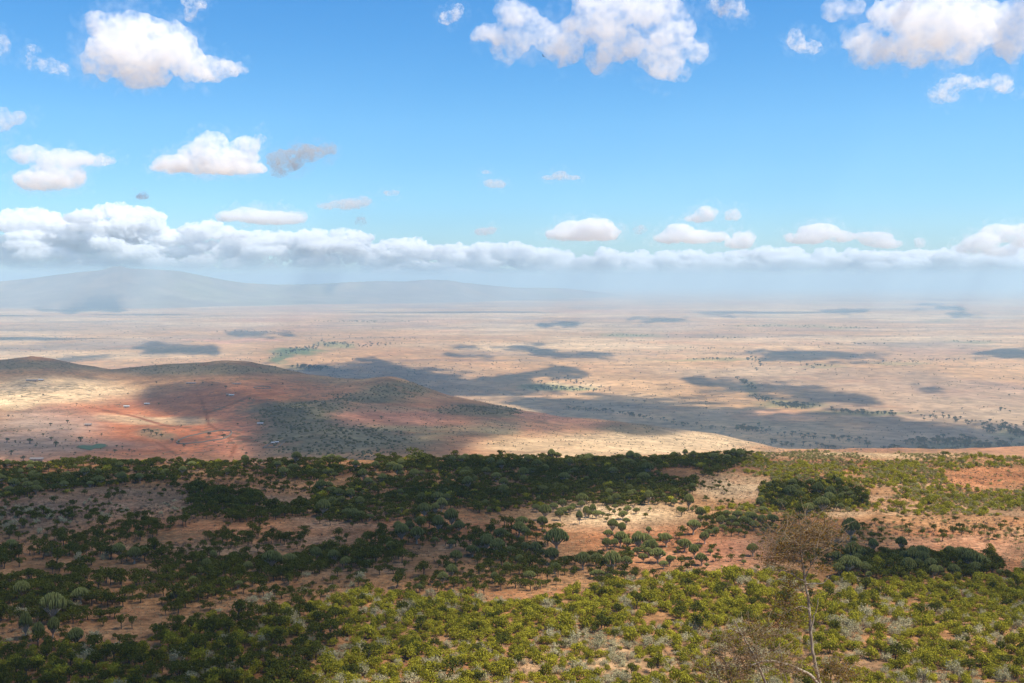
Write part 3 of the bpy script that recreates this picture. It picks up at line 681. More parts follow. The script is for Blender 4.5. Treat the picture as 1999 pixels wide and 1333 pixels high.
class Proto: pass
def make_proto(kind, i):
    r_ = np.random.default_rng(hash_(kind) + i * 101)
    p = Proto(); p.kind = kind
    if kind == 'thorn_tree':                       # umbrella crown on a forked dark trunk; unit: crown radius ~1, height ~2.3
        H = r_.uniform(1.7, 2.3); nl = r_.integers(4, 8)
        lobes = [(0, 0, H - .55, .6, .42)]
        for k in range(nl):
            a = k / nl * 6.28 + r_.uniform(-.4, .4); d = r_.uniform(.25, .85)
            lobes.append((math.cos(a) * d, math.sin(a) * d, H - .55 + r_.uniform(-.4, .12), r_.uniform(.36, .55), r_.uniform(.32, .5)))
        C, N, li = lobe_points(lobes, 460, r_, .45, -.7)
        p.cv, p.cf = leaves(C, N, .19, r_); p.tint = np.repeat(np.clip(.18 + .55 * (r_.uniform(0, 1, len(lobes))[li] * .5 + r_.uniform(0, 1, len(C)) * .5), 0, 1), 4)
        top = [(0, 0, 0), (r_.uniform(-.05, .05), r_.uniform(-.05, .05), H * .33)]
        paths = [(top, [.085, .06])]
        for l in lobes[1:5]: paths.append(([top[1], (l[0] * .5, l[1] * .5, H * .55), (l[0], l[1], l[2])], [.05, .035, .015]))
        p.tv, p.tf = tubes(paths); p.cm, p.tm = 'thorn', 'bark'; p.parts = ('crown', 'trunk')
    elif kind in ('leafy_shrub', 'straw_shrub', 'valley_tree'):
        tall = kind == 'valley_tree'
        nl = r_.integers(6, 10); lobes = []
        base = .75 if tall else .0
        for k in range(nl):
            a = r_.uniform(0, 6.28); d = r_.uniform(0, .62)
            lobes.append((math.cos(a) * d, math.sin(a) * d, base + r_.uniform(.25, .75 - .35 * d), r_.uniform(.36, .55), r_.uniform(.28, .42)))
        C, N, li = lobe_points(lobes, 190 if tall else (640 if kind == 'leafy_shrub' else 240), r_, .5, -.6)
        p.cv, p.cf = leaves(C, N, .26 if tall else .15 if kind == 'leafy_shrub' else .2, r_); p.tint = np.repeat(np.clip(r_.uniform(0, 1, len(lobes))[li] * .6 + r_.uniform(-.05, .45, len(C)), 0, 1), 4)
        paths = []
        for l in lobes[:6]: paths.append(([(l[0] * .1, l[1] * .1, -.05), (l[0] * .45, l[1] * .45, (base + l[2]) * .45), (l[0], l[1], l[2])], [.06 if tall else .035, .03, .012]))
        p.tv, p.tf = tubes(paths, 4); p.cm, p.tm = {'leafy_shrub': 'shrub', 'straw_shrub': 'straw', 'valley_tree': 'valley'}[kind], 'bark'
        p.parts = ('crown', 'trunk') if tall else ('foliage', 'stem')
    elif kind in ('silvery_shrub', 'dry_shrub'):
        grey = kind == 'silvery_shrub'
        C, paths = [], []
        for k in range(26 if grey else 22):
            a = r_.uniform(0, 6.28); e = r_.uniform(.25, 1.35); L = r_.uniform(.75, 1.1)
            d = np.array([math.cos(a) * math.cos(e), math.sin(a) * math.cos(e), math.sin(e) * .85]) * L
            paths.append(([(0, 0, 0), d * .5 + [0, 0, .06], d], [.022, .015, .006]))
            for q in range(30 if grey else 9): C.append(d * r_.uniform(.62, 1.08) + r_.normal(0, .11, 3))
        C = np.array(C); C[:, 2] = np.abs(C[:, 2])
        p.cv, p.cf = leaves(C, C / np.linalg.norm(C, axis=1, keepdims=True), .115 if grey else .15, r_, .6 if grey else .25, .9)
        p.tint = np.repeat(r_.uniform(0, 1, len(C)), 4)
        p.tv, p.tf = tubes(paths, 3 if False else 4); p.cm, p.tm = ('grey', 'pale') if grey else ('dry', 'bark'); p.parts = ('foliage', 'stem')
    else:                                          # candelabra_tree: short trunk, branches sweeping out and up into a dense dome
        H = r_.uniform(1.75, 2.35); tr = H * r_.uniform(.25, .36); paths, limbs = [], []
        n = 120
        for k in range(n):
            a = k * 2.39996 + r_.uniform(-.2, .2); rho = math.sqrt((k + .5) / n)
            topz = H - .62 * rho ** 2.2 + r_.uniform(-.05, .05)
            x, y = math.cos(a) * rho, math.sin(a) * rho
            b1 = np.array([x * .55, y * .55, tr + .30 * (topz - tr)]); b2 = np.array([x * .95, y * .95, tr + .6 * (topz - tr)]); b3 = np.array([x, y, topz])
            paths.append(([b1 * .35 + b2 * .65, b2, b3 - [0, 0, .12], b3], [.045, .06, .055, .02]))
            if k % 5 == 0: limbs.append(([(0, 0, tr * .8), b1, b2], [.06, .04, .03]))
        p.cv, p.cf = tubes(paths, 4)
        m = len(p.cv) // n; t = np.clip(r_.uniform(0, .55, n)[:, None] + np.repeat(np.array([0, .1, .35, .45]), 4)[None, :m], 0, 1); p.tint = t.ravel()
        limbs.append(([(0, 0, -.05), (0, 0, tr * .5), (0, 0, tr)], [.13, .10, .09]))
        p.tv, p.tf = tubes(limbs, 6); p.cm, p.tm = 'euph', 'ebark'; p.parts = ('crown', 'trunk')
    return p
def hash_(s): return sum((i + 3) * ord(ch) for i, ch in enumerate(s)) % 100003

KINDS = ['thorn_tree', 'leafy_shrub', 'silvery_shrub', 'candelabra_tree', 'dry_shrub', 'straw_shrub', 'valley_tree']
NPRO = 7
PRO = {k: [make_proto(k, i) for i in range(NPRO)] for k in KINDS}

def add_tint(me, t):
    a = me.attributes.new('tint', 'FLOAT', 'POINT'); a.data.foreach_set('value', np.asarray(t, np.float32))
def pro_mesh(p):
    if not hasattr(p, 'me'):
        p.me = []
        for V, Fc, t, m in ((p.cv, p.cf, p.tint, p.cm), (p.tv, p.tf, None, p.tm)):
            me = bpy.data.meshes.new(p.kind); V = np.asarray(V); n, k = Fc.shape
            me.vertices.add(len(V)); me.vertices.foreach_set('co', V.ravel())
            me.loops.add(n * k); me.loops.foreach_set('vertex_index', Fc.ravel().astype(np.int32))
            me.polygons.add(n); me.polygons.foreach_set('loop_start', np.arange(0, n * k, k, dtype=np.int32)); me.update(calc_edges=True)
            if t is not None: add_tint(me, t)
            me.materials.append(M[m]); p.me.append(me)
    return p.me

def plant(kind, x, y, z, r, h=None, label=None, group=None, cat=None, pi=None, rot=None, name=None):
    """one plant: an empty at its foot with crown and trunk as parts; r = crown radius in metres, h = height factor"""
    p = PRO[kind][RNG.integers(NPRO) if pi is None else pi]
    e = bpy.data.objects.new(name or kind, None); COL.objects.link(e); e.empty_display_size = .2
    e.location = (x, y, z - .05); e.rotation_euler = (RNG.normal(0, .07), RNG.normal(0, .07), RNG.uniform(0, 6.28) if rot is None else rot); q = RNG.uniform(.82, 1.2); e.scale = (r * q, r / q, r * (h or 1))
    tag(e, label, cat or ('tree' if 'tree' in kind else 'shrub'), group)
    for nm, me in zip(p.parts, pro_mesh(p)):
        c = bpy.data.objects.new(nm, me); COL.objects.link(c); c.parent = e
    return e

def mass(name, items, label, cat):
    """everything past the first few hundred of a kind, as one object"""
    V, Q, T, MI, n0 = [], [], [], [], 0
    mats = []
    for kind, x, y, z, r, h in items:
        p = PRO[kind][RNG.integers(NPRO)]; a = RNG.uniform(0, 6.28); ca, sa = math.cos(a), math.sin(a)
        off = RNG.uniform(-.3, .3); qx = RNG.uniform(.78, 1.28); qy = 1 / qx; tx_, ty_ = RNG.normal(0, .1, 2)
        cv, cf, ct = p.cv, p.cf, p.tint
        if y > 340 and kind != 'candelabra_tree':        # far ones: half the leaves, each larger
            if not hasattr(p, 'far'):
                q = p.cv.reshape(-1, 4, 3)[::2]; q = q.mean(1, keepdims=True) + (q - q.mean(1, keepdims=True)) * 1.45
                p.far = (q.reshape(-1, 3), np.arange(q.size // 3).reshape(-1, 4), p.tint.reshape(-1, 4)[::2].ravel())
            cv, cf, ct = p.far
        for vv, ff, tt, mm in ((cv, cf, ct, p.cm), (p.tv, p.tf, None, p.tm)):
            if mm not in mats: mats.append(mm)
            ax_, ay_ = vv[:, 0] * qx + vv[:, 2] * tx_, vv[:, 1] * qy + vv[:, 2] * ty_
            W_ = np.stack([(ax_ * ca - ay_ * sa) * r + x, (ax_ * sa + ay_ * ca) * r + y, vv[:, 2] * r * h + z - .05], 1)
            V.append(W_); Q.append(ff + n0); n0 += len(vv)
            T.append(np.clip((tt if tt is not None else np.zeros(len(vv))) + off, 0, 1)); MI.append(np.full(len(ff), mats.index(mm)))
    if not V: return
    me = bpy.data.meshes.new(name); V = np.concatenate(V); Fc = np.concatenate(Q); n, k = Fc.shape
    me.vertices.add(len(V)); me.vertices.foreach_set('co', V.ravel())
    me.loops.add(n * k); me.loops.foreach_set('vertex_index', Fc.ravel().astype(np.int32))
    me.polygons.add(n); me.polygons.foreach_set('loop_start', np.arange(0, n * k, k, dtype=np.int32)); me.update(calc_edges=True)
    add_tint(me, np.concatenate(T))
    for mm in mats: me.materials.append(M[mm])
    me.polygons.foreach_set('material_index', np.concatenate(MI).astype(np.int32))
    return tag(link(name, me), label, cat, kind='stuff')

# ------------------------------------------------------------------ plants on the shelf, landmarks first
PLACED = []     # x, y, r
def at_fore(px, py):
    x, y, z, ok = hit([px], [py], z_fore, 150, 560, 240)
    return float(x[0]), float(y[0]), float(z[0])
def mark(kind, px, py, w, label, hh=None, cat=None, pi=None, name=None):
    """px, py: photo place of the foot; w: crown width in photo pixels; hh: height in photo pixels"""
    x, y, z = at_fore(px, py); r = w / 2 * y / F * 1.0
    p0 = 2.2 if kind == 'thorn_tree' else 2.05 if kind == 'candelabra_tree' else 1.0
    h = 1.0 if hh is None else hh * y / F / (p0 * r) / math.cos(math.radians(13))
    plant(kind, x, y, z, r, h, label, None, cat, pi, name=name); PLACED.append((x, y, r * .9))
E_, T_, S_ = 'candelabra_tree', 'thorn_tree', 'leafy_shrub'
mark(E_, 1086, 1078, 46, 'large dark dome-shaped candelabra tree left of the red sunlit clearing', 48)
mark(E_, 1758, 1079, 23, 'lone goblet-shaped candelabra tree on bare red ground at the right', 31, pi=2)
mark(E_, 1662, 1058, 34, 'tall candelabra tree with a bare trunk behind the brown-leaved tree', 44)
mark(E_, 1063, 1016, 24, 'bright candelabra tree at the left edge of the sunlit clearing', 32)
mark(E_, 1094, 1016, 15, 'small round candelabra tree beside the bright one on the sunlit clearing', 22)
mark(E_, 1131, 1024, 14, 'slim candelabra tree standing alone in the middle of the sunlit clearing', 28)
mark(E_, 1143, 1015, 12, 'thin pale candelabra tree right behind the slim one on the clearing', 26)
mark(E_, 1157, 1010, 13, 'thin candelabra tree at the back right of the slim one on the clearing', 26)
mark(E_, 1135, 990, 24, 'pale candelabra tree at the dark thicket edge above the clearing', 26)
mark(E_, 1203, 983, 20, 'rounded pale candelabra tree at the top edge of the clearing', 20)
mark(E_, 1195, 1042, 22, 'dark round candelabra tree on a thin stem at the lower end of the clearing', 28)
mark(E_, 1212, 1046, 17, 'green candelabra tree close to the right of the dark round one', 26)
mark(T_, 1226, 1057, 14, 'small yellow-green thorn tree with its shadow on the red soil', 20)
mark(E_, 1247, 1078, 28, 'double-headed candelabra tree with pale stems on the red soil', 38)
mark(E_, 1258, 1062, 24, 'candelabra tree standing behind the double-headed one', 22)
mark(E_, 1284, 1100, 32, 'bright broad candelabra tree with many white stems', 34)
mark(E_, 1301, 1068, 28, 'dark green spreading candelabra tree right of the double-headed one', 28)
mark(E_, 1185, 1075, 18, 'blue-green candelabra tree in the clump below the clearing', 26)
mark(E_, 1200, 1072, 18, 'rounded candelabra tree at the right of the blue-green one', 22)
mark(E_, 1138, 1112, 34, 'broad dark candelabra tree in the clump below the big dome', 36)
mark(E_, 1165, 1105, 26, 'grey-green candelabra tree in the clump below the clearing', 24)
mark(E_, 1195, 1122, 36, 'tall dark candelabra tree with two visible pale stems', 48)
mark(E_, 1220, 1112, 24, 'dark candelabra tree at the right end of the clump', 26)
mark(E_, 1166, 1130, 30, 'pale rounded candelabra tree at the front of the clump, near the bright shrubs', 18)
mark(E_, 1078, 1102, 34, 'greenish candelabra tree in front of the large dark dome', 34)
mark(E_, 1013, 1048, 32, 'brown-grey spreading candelabra tree left of the large dark dome', 30)
mark(T_, 1080, 1040, 36, 'yellow-green thorn tree just behind the large dark dome', 26)
mark(E_, 1490, 1002, 16, 'grey round candelabra tree beside a yellow shrub on the right slope', 14)
mark(S_, 1507, 997, 20, 'bright yellow-green shrub beside a grey round tree on the right slope', 14)
mark(S_, 1817, 984, 40, 'dark purple-grey round bush among light green shrubs at the far right', 22, pi=1)
mark(S_, 1760, 990, 32, 'yellow-leaved shrub left of the dark round bush', 14)
mark(E_, 1640, 998, 18, 'small upright candelabra tree at the rim of the pale bare strip', 16)
mark(E_, 1470, 1086, 24, 'grey-green candelabra tree on the bare red patch right of the clearing', 26)
mark(T_, 1397, 1096, 19, 'small round thorn tree on the bare red patch right of the clearing', 20)
mark(T_, 1427, 1096, 17, 'yellowish sapling right of the small round thorn tree', 18)
mark(E_, 1356, 1090, 24, 'blue-green candelabra tree in the pair left of the bare red patch', 26)
mark(E_, 1376, 1062, 20, 'pale leaning candelabra tree above the pair by the red patch', 28)
mark(E_, 1904, 1112, 50, 'wide blue-green candelabra tree with pale stems at the right', 36)
mark(S_, 1934, 1080, 24, 'bush with a sharp shadow on bare red ground near the right edge', 20)
mark(T_, 612, 1084, 36, 'dark flat-topped tree standing alone on tan ground', 24)
mark(T_, 237, 1228, 26, 'left of two dark umbrella trees joined at the crown', 34, name='umbrella_tree')
mark(T_, 258, 1228, 18, 'right, smaller of two dark umbrella trees joined at the crown', 32, name='umbrella_tree')
mark(E_, 74, 1252, 27, 'black-green goblet tree on red ground, left of its twin', 38)
mark(E_, 103, 1248, 28, 'black-green goblet tree on red ground, right of its twin', 42)
mark(E_, 50, 1250, 28, 'tall dark goblet tree with a bent stem at the left', 56)
mark(E_, 150, 1262, 36, 'dark tufted tree right of the two goblet trees', 38)
mark(T_, 196, 1082, 30, 'tall black-green tree at the end of the tree row on the left', 38)
mark(E_, 101, 1086, 15, 'small dark goblet tree on bare ground at the left', 24)
mark(E_, 22, 1080, 22, 'dark candelabra tree near the left edge on bare ground', 28)
mark(T_, 820, 912, 74, 'huge black-green tree standing out in the rim thicket', 34)
mark(T_, 720, 896, 13, 'dark tree poking above the rim left of centre', 16)
mark(T_, 524, 902, 22, 'dark round tree poking above the rim at the left', 18)
mark(T_, 934, 896, 8, 'small tree on the rim left of the sunlit hill foot', 10)
mark(T_, 1024, 893, 7, 'thin pointed tree on the rim in front of the sunlit hill foot', 14)
mark(E_, 1242, 888, 11, 'palm-like tree sticking up from the rim right of centre', 15)
mark(E_, 1202, 890, 9, 'small forked tree on the rim left of the palm-like one', 12)
mark(E_, 1266, 889, 9, 'small bent tree on the rim right of the palm-like one', 11)
mark(T_, 1846, 890, 18, 'rounded pale tree on the rim at the far right', 12)
mark(T_, 570, 1165, 16, 'narrow dark tree rising at the edge of the lower thicket', 26)
mark(T_, 350, 1218, 36, 'dark dome tree at the upper edge of the lower left thicket', 22)

# zones of the shelf: polygon in photo pixels, share of ground covered, kinds with weights, size, what to call them
Z = []
def zone(P, d, kinds, size, words): Z.append((P, d, kinds, size, words))
tt, ls, gs, ds, st, eu = 'thorn_tree', 'leafy_shrub', 'silvery_shrub', 'dry_shrub', 'straw_shrub', 'candelabra_tree'
zone([(-400, 860), (2400, 860), (2400, 1500), (-400, 1500)], .10, {tt: .4, ds: .6}, .8, 'scattered over bare ground of the shelf')
zone([(-400, 890), (600, 890), (1500, 870), (1400, 930), (1340, 960), (1330, 985), (1100, 975), (1000, 990), (900, 1012), (650, 1012), (600, 985), (620, 962), (520, 940), (460, 928), (350, 928), (270, 942), (150, 958), (-400, 985)], .8, {tt: .74, ls: .05, eu: .04, ds: .17}, 1.0, 'in the dark thicket along the shelf rim')
zone([(480, 925), (640, 930), (640, 945), (560, 962), (490, 940)], .25, {tt: .6, ds: .4}, .8, 'in the gap of the rim thicket')
zone([(380, 940), (480, 962), (590, 975), (615, 1000), (480, 1012), (370, 1006), (362, 980)], .72, {tt: .95, ds: .05}, 1.0, 'in the dark clump below the left rim thicket')
zone([(-200, 985), (60, 985), (150, 1000), (130, 1035), (-200, 1040)], .65, {ds: .6, gs: .15, tt: .25}, .75, 'in the low grey scrub by the left edge')
zone([(130, 970), (370, 965), (370, 1010), (160, 1005)], .4, {ds: .8, gs: .1, tt: .1}, .7, 'on the tan ground left of the dark clump')
zone([(100, 1045), (250, 1015), (365, 1015), (375, 1030), (280, 1048), (130, 1064)], .5, {tt: 1}, 1.05, 'in the short tree row on the left slope')
zone([(400, 1042), (520, 1025), (600, 1030), (600, 1055), (420, 1068)], .5, {tt: .9, ds: .1}, .95, 'in the sparse row left of centre')
zone([(620, 1062), (780, 1045), (790, 1090), (640, 1105)], .75, {tt: .9, eu: .1}, 1.1, 'in the clump left of the big dome tree')
zone([(780, 1030), (1080, 1000), (1090, 1090), (960, 1110), (860, 1085)], .46, {tt: .75, eu: .2, ds: .05}, 1.0, 'on the shaded middle slope left of the clearing')
zone([(-200, 1085), (100, 1072), (300, 1072), (420, 1082), (620, 1072), (640, 1110), (500, 1135), (390, 1172), (290, 1205), (100, 1215), (-200, 1210)], .62, {tt: .84, eu: .05, gs: .03, ds: .08}, 1.1, 'in the open wood on the lower left slope')
zone([(880, 1090), (1100, 1075), (1240, 1085), (1240, 1125), (1000, 1160), (760, 1160), (740, 1135)], .42, {tt: .85, eu: .1, ds: .05}, 1.0, 'on the red slope above the bright shrubs')
zone([(640, 1110), (1000, 1095), (900, 1120), (700, 1150)], .16, {tt: .9, ds: .1}, 1.0, 'dotted over the red gap in the middle')
zone([(290, 1205), (420, 1158), (700, 1122), (720, 1152), (480, 1188), (310, 1240), (200, 1258), (-200, 1275), (-200, 1235)], .16, {tt: .6, gs: .15, ds: .25}, .9, 'on the red gap at the lower left')
zone([(1030, 985), (1330, 975), (1330, 1110), (1240, 1110), (1230, 1080), (1090, 1050)], .07, {eu: .5, tt: .3, ds: .2}, .8, 'on the sunlit clearing')
zone([(1330, 985), (1600, 985), (1640, 1060), (1600, 1110), (1500, 1060), (1330, 1055)], .42, {tt: .4, eu: .25, ds: .25, st: .1}, .85, 'on the mixed slope right of the clearing')
zone([(1340, 1045), (1500, 1045), (1510, 1105), (1340, 1112)], .09, {tt: .5, eu: .5}, .7, 'on the bare red patch right of the clearing')
zone([(1350, 925), (1500, 925), (1500, 975), (1360, 985)], .08, {ds: .7, tt: .3}, .6, 'on the pale bare patch below the rim')
zone([(1480, 868), (2300, 870), (2300, 1005), (1330, 1005), (1420, 985), (1500, 975), (1500, 925), (1420, 925)], .80, {st: .48, ls: .38, ds: .14}, .72, 'on the sunlit slope at the upper right')
zone([(1490, 948), (1600, 938), (1700, 955), (1690, 985), (1560, 998), (1480, 985)], .85, {tt: .6, ls: .3, eu: .1}, .9, 'in the dark patch on the sunlit right slope')
zone([(1840, 912), (2200, 905), (2200, 952), (1900, 955), (1850, 940)], .10, {ds: .7, st: .3}, .6, 'on the bare red strip at the far right')
zone([(1480, 862), (1900, 866), (1900, 890), (1500, 902)], .7, {st: .75, ds: .25}, .6, 'in the pale dry grass along the right rim')
zone([(1600, 1005), (2200, 1000), (2200, 1055), (1640, 1060)], .42, {ds: .5, st: .25, tt: .25}, .7, 'among dry brush on the right slope')
zone([(1690, 1058), (2200, 1040), (2200, 1090), (1700, 1090)], .09, {ds: .8, st: .2}, .6, 'on the bare red slope at the right')
zone([(1600, 1075), (1940, 1080), (1960, 1125), (1640, 1130)], .9, {tt: .7, eu: .15, ls: .15}, 1.0, 'in the dark clump across the right slope')
LOW = [(-300, 1275), (130, 1258), (280, 1250), (330, 1222), (480, 1190), (700, 1155), (900, 1155), (1000, 1168), (1200, 1130), (1330, 1112), (1500, 1108), (1640, 1128), (1960, 1120), (2000, 1090), (2300, 1085), (2300, 1700), (-300, 1700)]
zone(LOW, .97, {ls: .72, gs: .15, tt: .08, ds: .04}, .92, 'in the bright shrubs filling the foreground')
zone([(-300, 1275), (130, 1258), (280, 1250), (330, 1222), (480, 1190), (600, 1172), (700, 1215), (620, 1280), (560, 1400), (500, 1700), (-300, 1700)], .94, {tt: .52, ls: .38, gs: .10}, 1.0, 'in the shaded thicket at the lower left')
zone([(1000, 1240), (2300, 1170), (2300, 1700), (900, 1700)], .88, {ls: .58, gs: .27, ds: .11, tt: .03}, .9, 'in the mixed pale shrubs at the lower right')
SOIL_SPOTS = [(1220, 1300, 60, 22), (1050, 1300, 40, 16), (1460, 1290, 40, 20), (1700, 1290, 60, 18), (1850, 1240, 60, 16), (1590, 1150, 35, 14), (560, 1255, 16, 9), (1290, 1200, 30, 12), (860, 1240, 22, 10)]

NC = 90000
cy_ = RNG.uniform(0, 1, NC); Yc = np.sqrt(150 ** 2 + cy_ * (EDGE_D + 8 - 0) ** 2 - cy_ * 150 ** 2)
Xc = Yc * RNG.uniform(-.56, .56, NC); Zc = z_fore(Xc, Yc)
Pxc, Pyc = pix(Xc, Yc, Zc + 1.0)
zi = np.zeros(NC, int)
for k, zz in enumerate(Z):
    sdv = poly_sd(zz[0], Pxc + 14 * fbm(Xc / 12, Yc / 12, oct=2, seed=101), Pyc + 5 * fbm(Xc / 12, Yc / 12, oct=2, seed=102)); zi[sdv > 0] = k
cl = fbm(Xc / 16, Yc / 16, oct=3, seed=103)
dens = np.array([Z[k][1] for k in zi])
dens = np.where(dens > .8, dens, dens * np.clip(1 + 2.4 * cl, 0, 2.4))
for sx, sy, srx, sry in SOIL_SPOTS: dens = dens * (1 - .9 * ell(Pxc, Pyc, sx, sy, srx, sry, .6))
gw = fbm(Xc / 9, Yc / 9, oct=2, seed=104)
keep = RNG.uniform(0, 1, NC) < dens
cells = {}
def free(x, y, r, f):
    cx, cy = int(x // 6), int(y // 6)
    for i in (-1, 0, 1):
        for j in (-1, 0, 1):
            for (a, b_, c_) in cells.get((cx + i, cy + j), ()):
                if (a - x) ** 2 + (b_ - y) ** 2 < (f * (r + c_)) ** 2: return False
    return True
def put(x, y, r): cells.setdefault((int(x // 6), int(y // 6)), []).append((x, y, r))
for x, y, r in PLACED: put(x, y, r)
RAD = {tt: 1.45, ls: 1.9, gs: 1.7, ds: 1.1, st: 1.35, eu: 1.7}
items = []
for i in np.nonzero(keep)[0]:
    P_, d_, kw, size, words = Z[zi[i]]
    ks = list(kw); w = np.array([kw[k] for k in ks], float)
    for q, k in enumerate(ks):
        if k in (gs, ds): w[q] *= np.clip(1 + 2.2 * gw[i], .1, 3)
    k = ks[RNG.choice(len(ks), p=w / w.sum())]
    r = RAD[k] * size * RNG.choice([.5, .65, .8, .95, 1.1, 1.3]) * RNG.uniform(.9, 1.1)
    if not free(Xc[i], Yc[i], r, .46 if d_ > .6 else .70): continue
    put(Xc[i], Yc[i], r)
    h = RNG.uniform(.75, 1.35) if 'tree' in k else RNG.uniform(.7, 1.45)
    if k == tt and zi[i] == 1: h *= .8
    items.append((k, float(Xc[i]), float(Yc[i]), float(Zc[i]), r, h, zi[i]))
LOOKS = {tt: 'dark round-crowned thorn tree', ls: 'yellow-green leafy shrub', gs: 'pale silvery shrub', ds: 'brown leafless shrub', st: 'straw-coloured bush', eu: 'small candelabra tree'}
rest = {}
for k in (tt, ls, gs, ds, st, eu):
    mine = sorted([t for t in items if t[0] == k], key=lambda t: -t[4] / t[2])
    n1 = {tt: 285, ls: 290, gs: 250, ds: 120, st: 140, eu: 150}[k]
    inview = lambda t: -20 < pix(t[1], t[2], t[3] + 1)[0] < 2020 and pix(t[1], t[2], t[3] + t[4])[1] < 1340
    vis = [t for t in mine if inview(t)]; keepset = set(map(id, vis[:n1]))
    for t in mine:
        if id(t) in keepset:
            wd = Z[t[6]][4]
            plant(k, *t[1:4], t[4], t[5], f'{LOOKS[k]} {wd}', f'{k.replace("_", " ")}s {wd}')
        else: rest.setdefault(k, []).append(t[:6])
MASSNAME = {tt: ('thorn_thicket', 'dark green mass of thorn trees over the shelf', 'thicket'), ls: ('shrubbery', 'yellow-green mass of leafy shrubs over the shelf', 'shrubbery'), gs: ('silvery_brush', 'pale silvery brush between the green shrubs', 'brush'),
            ds: ('dry_brush', 'brown leafless brush on the tan ground', 'brush'), st: ('dry_grass', 'straw-coloured dry bushes and grass on the sunlit slope', 'dry grass'), eu: ('candelabra_thicket', 'grey-green candelabra trees too far off to tell apart', 'thicket')}
for k, its in rest.items(): mass(MASSNAME[k][0], its, MASSNAME[k][1], MASSNAME[k][2])
print('plants', {k: sum(1 for t in items if t[0] == k) for k in RAD})
# ------------------------------------------------------------------ grass tufts between the shrubs (uncountable)
n = 70000
yy = np.sqrt(RNG.uniform(150 ** 2, 470 ** 2, n)); xx = yy * RNG.uniform(-.55, .55, n); zz = z_fore(xx, yy)
g = fbm(xx / 12, yy / 8, oct=3, seed=111) > RNG.uniform(-.6, .35, n); xx, yy, zz = xx[g], yy[g], zz[g]; n = len(xx)
C = np.repeat(np.stack([xx, yy, zz + .12], 1), 2, 0) + RNG.normal(0, .22, (2 * n, 3)) * [1, 1, .15]
V, Q = leaves(C, np.tile([0., 0, .3], (len(C), 1)), .55, RNG, .3, .9)
me = mesh_from('grass', V, Q); add_tint(me, np.repeat(RNG.uniform(0, 1, len(C)), 4))
me.materials.append(leaf_mat('dry grass', (.15, .10, .05), (.42, .30, .16), .2))
tag(link('grass', me), kind='stuff')

# ------------------------------------------------------------------ scrub dots on hills and plain (uncountable)
def scrub(name, pts, rad, mat):
    iv, fc = ico(1); n = len(pts)
    V = np.empty((n, len(iv), 3)); J = RNG.uniform(.6, 1.3, (n, len(iv), 1))
    V[:] = iv[None] * J * (rad[:, None, None] * np.array([1, 1, .75])) + pts[:, None, :]
    V[:, :, 2] += (rad * .25)[:, None]
    up = iv[fc].mean(1)[:, 2] > -.35; fc = fc[up]
    Q = (fc[None] + (np.arange(n) * len(iv))[:, None, None]).reshape(-1, 3)
    me = mesh_from(name, V.reshape(-1, 3), Q); add_tint(me, np.repeat(RNG.uniform(0, 1, n), len(iv)))
    me.materials.append(mat); tag(link(name, me), kind='stuff')
MS = leaf_mat('hill scrub leaves', (.045, .045, .018), (.105, .095, .042), .1)
n = 26000
yy = RNG.uniform(1150, 2950, n); uu = RNG.uniform(-.52, .35, n); xx = uu * yy; zz = z_hills(xx, yy); hpx, hpy = pix(xx, yy, zz)
prob = .10 + .22 * sstep(0, .4, fbm(xx / 120, yy / 120, oct=3, seed=121))
for cx_, cy_, rx_, ry_, f_ in [(570, 812, 88, 34, .95), (630, 792, 85, 12, .9), (775, 762, 75, 22, .8), (690, 775, 60, 12, .85), (660, 862, 180, 42, .75), (930, 800, 110, 12, .9), (990, 802, 40, 10, .95), (740, 800, 110, 9, .5), (860, 838, 160, 12, .4), (960, 832, 60, 18, .4), (420, 720, 260, 14, .55), (60, 712, 150, 14, .5), (300, 848, 36, 10, .8), (1240, 838, 70, 12, .45)]:
    prob = np.maximum(prob, f_ * ell(hpx, hpy, cx_, cy_, rx_, ry_, .5))
prob = prob * np.where(ell(hpx, hpy, 330, 835, 190, 40, .5) > .4, .35, 1)
k = RNG.uniform(0, 1, n) < prob
scrub('hill_scrub', np.stack([xx, yy, zz], 1)[k], RNG.uniform(.7, 2.0, k.sum()) * np.clip(prob[k] * 2, .6, 1.35), MS)
n = 42000
yy = np.exp(RNG.uniform(math.log(2300), math.log(13000), n)); uu = RNG.uniform(-.52, .52, n); xx = uu * yy; zz = z_plain(xx, yy); ppx, ppy = pix(xx, yy, zz)
prob = .05 + .32 * sstep(.1, .5, fbm(xx / 700, yy / 400, oct=4, seed=131))
for cx_, cy_, rx_, ry_, f_ in [(760, 730, 220, 22, .6), (850, 770, 200, 25, .5), (1180, 795, 160, 10, .5), (1700, 850, 300, 25, .35)]: prob = np.maximum(prob, f_ * ell(ppx, ppy, cx_, cy_, rx_, ry_, .6))
k = RNG.uniform(0, 1, n) < prob
scrub('plain_scrub', np.stack([xx, yy, zz], 1)[k], RNG.uniform(1.0, 3.0, k.sum()) * np.clip(yy[k] / 4500, .8, 1.8), MS)

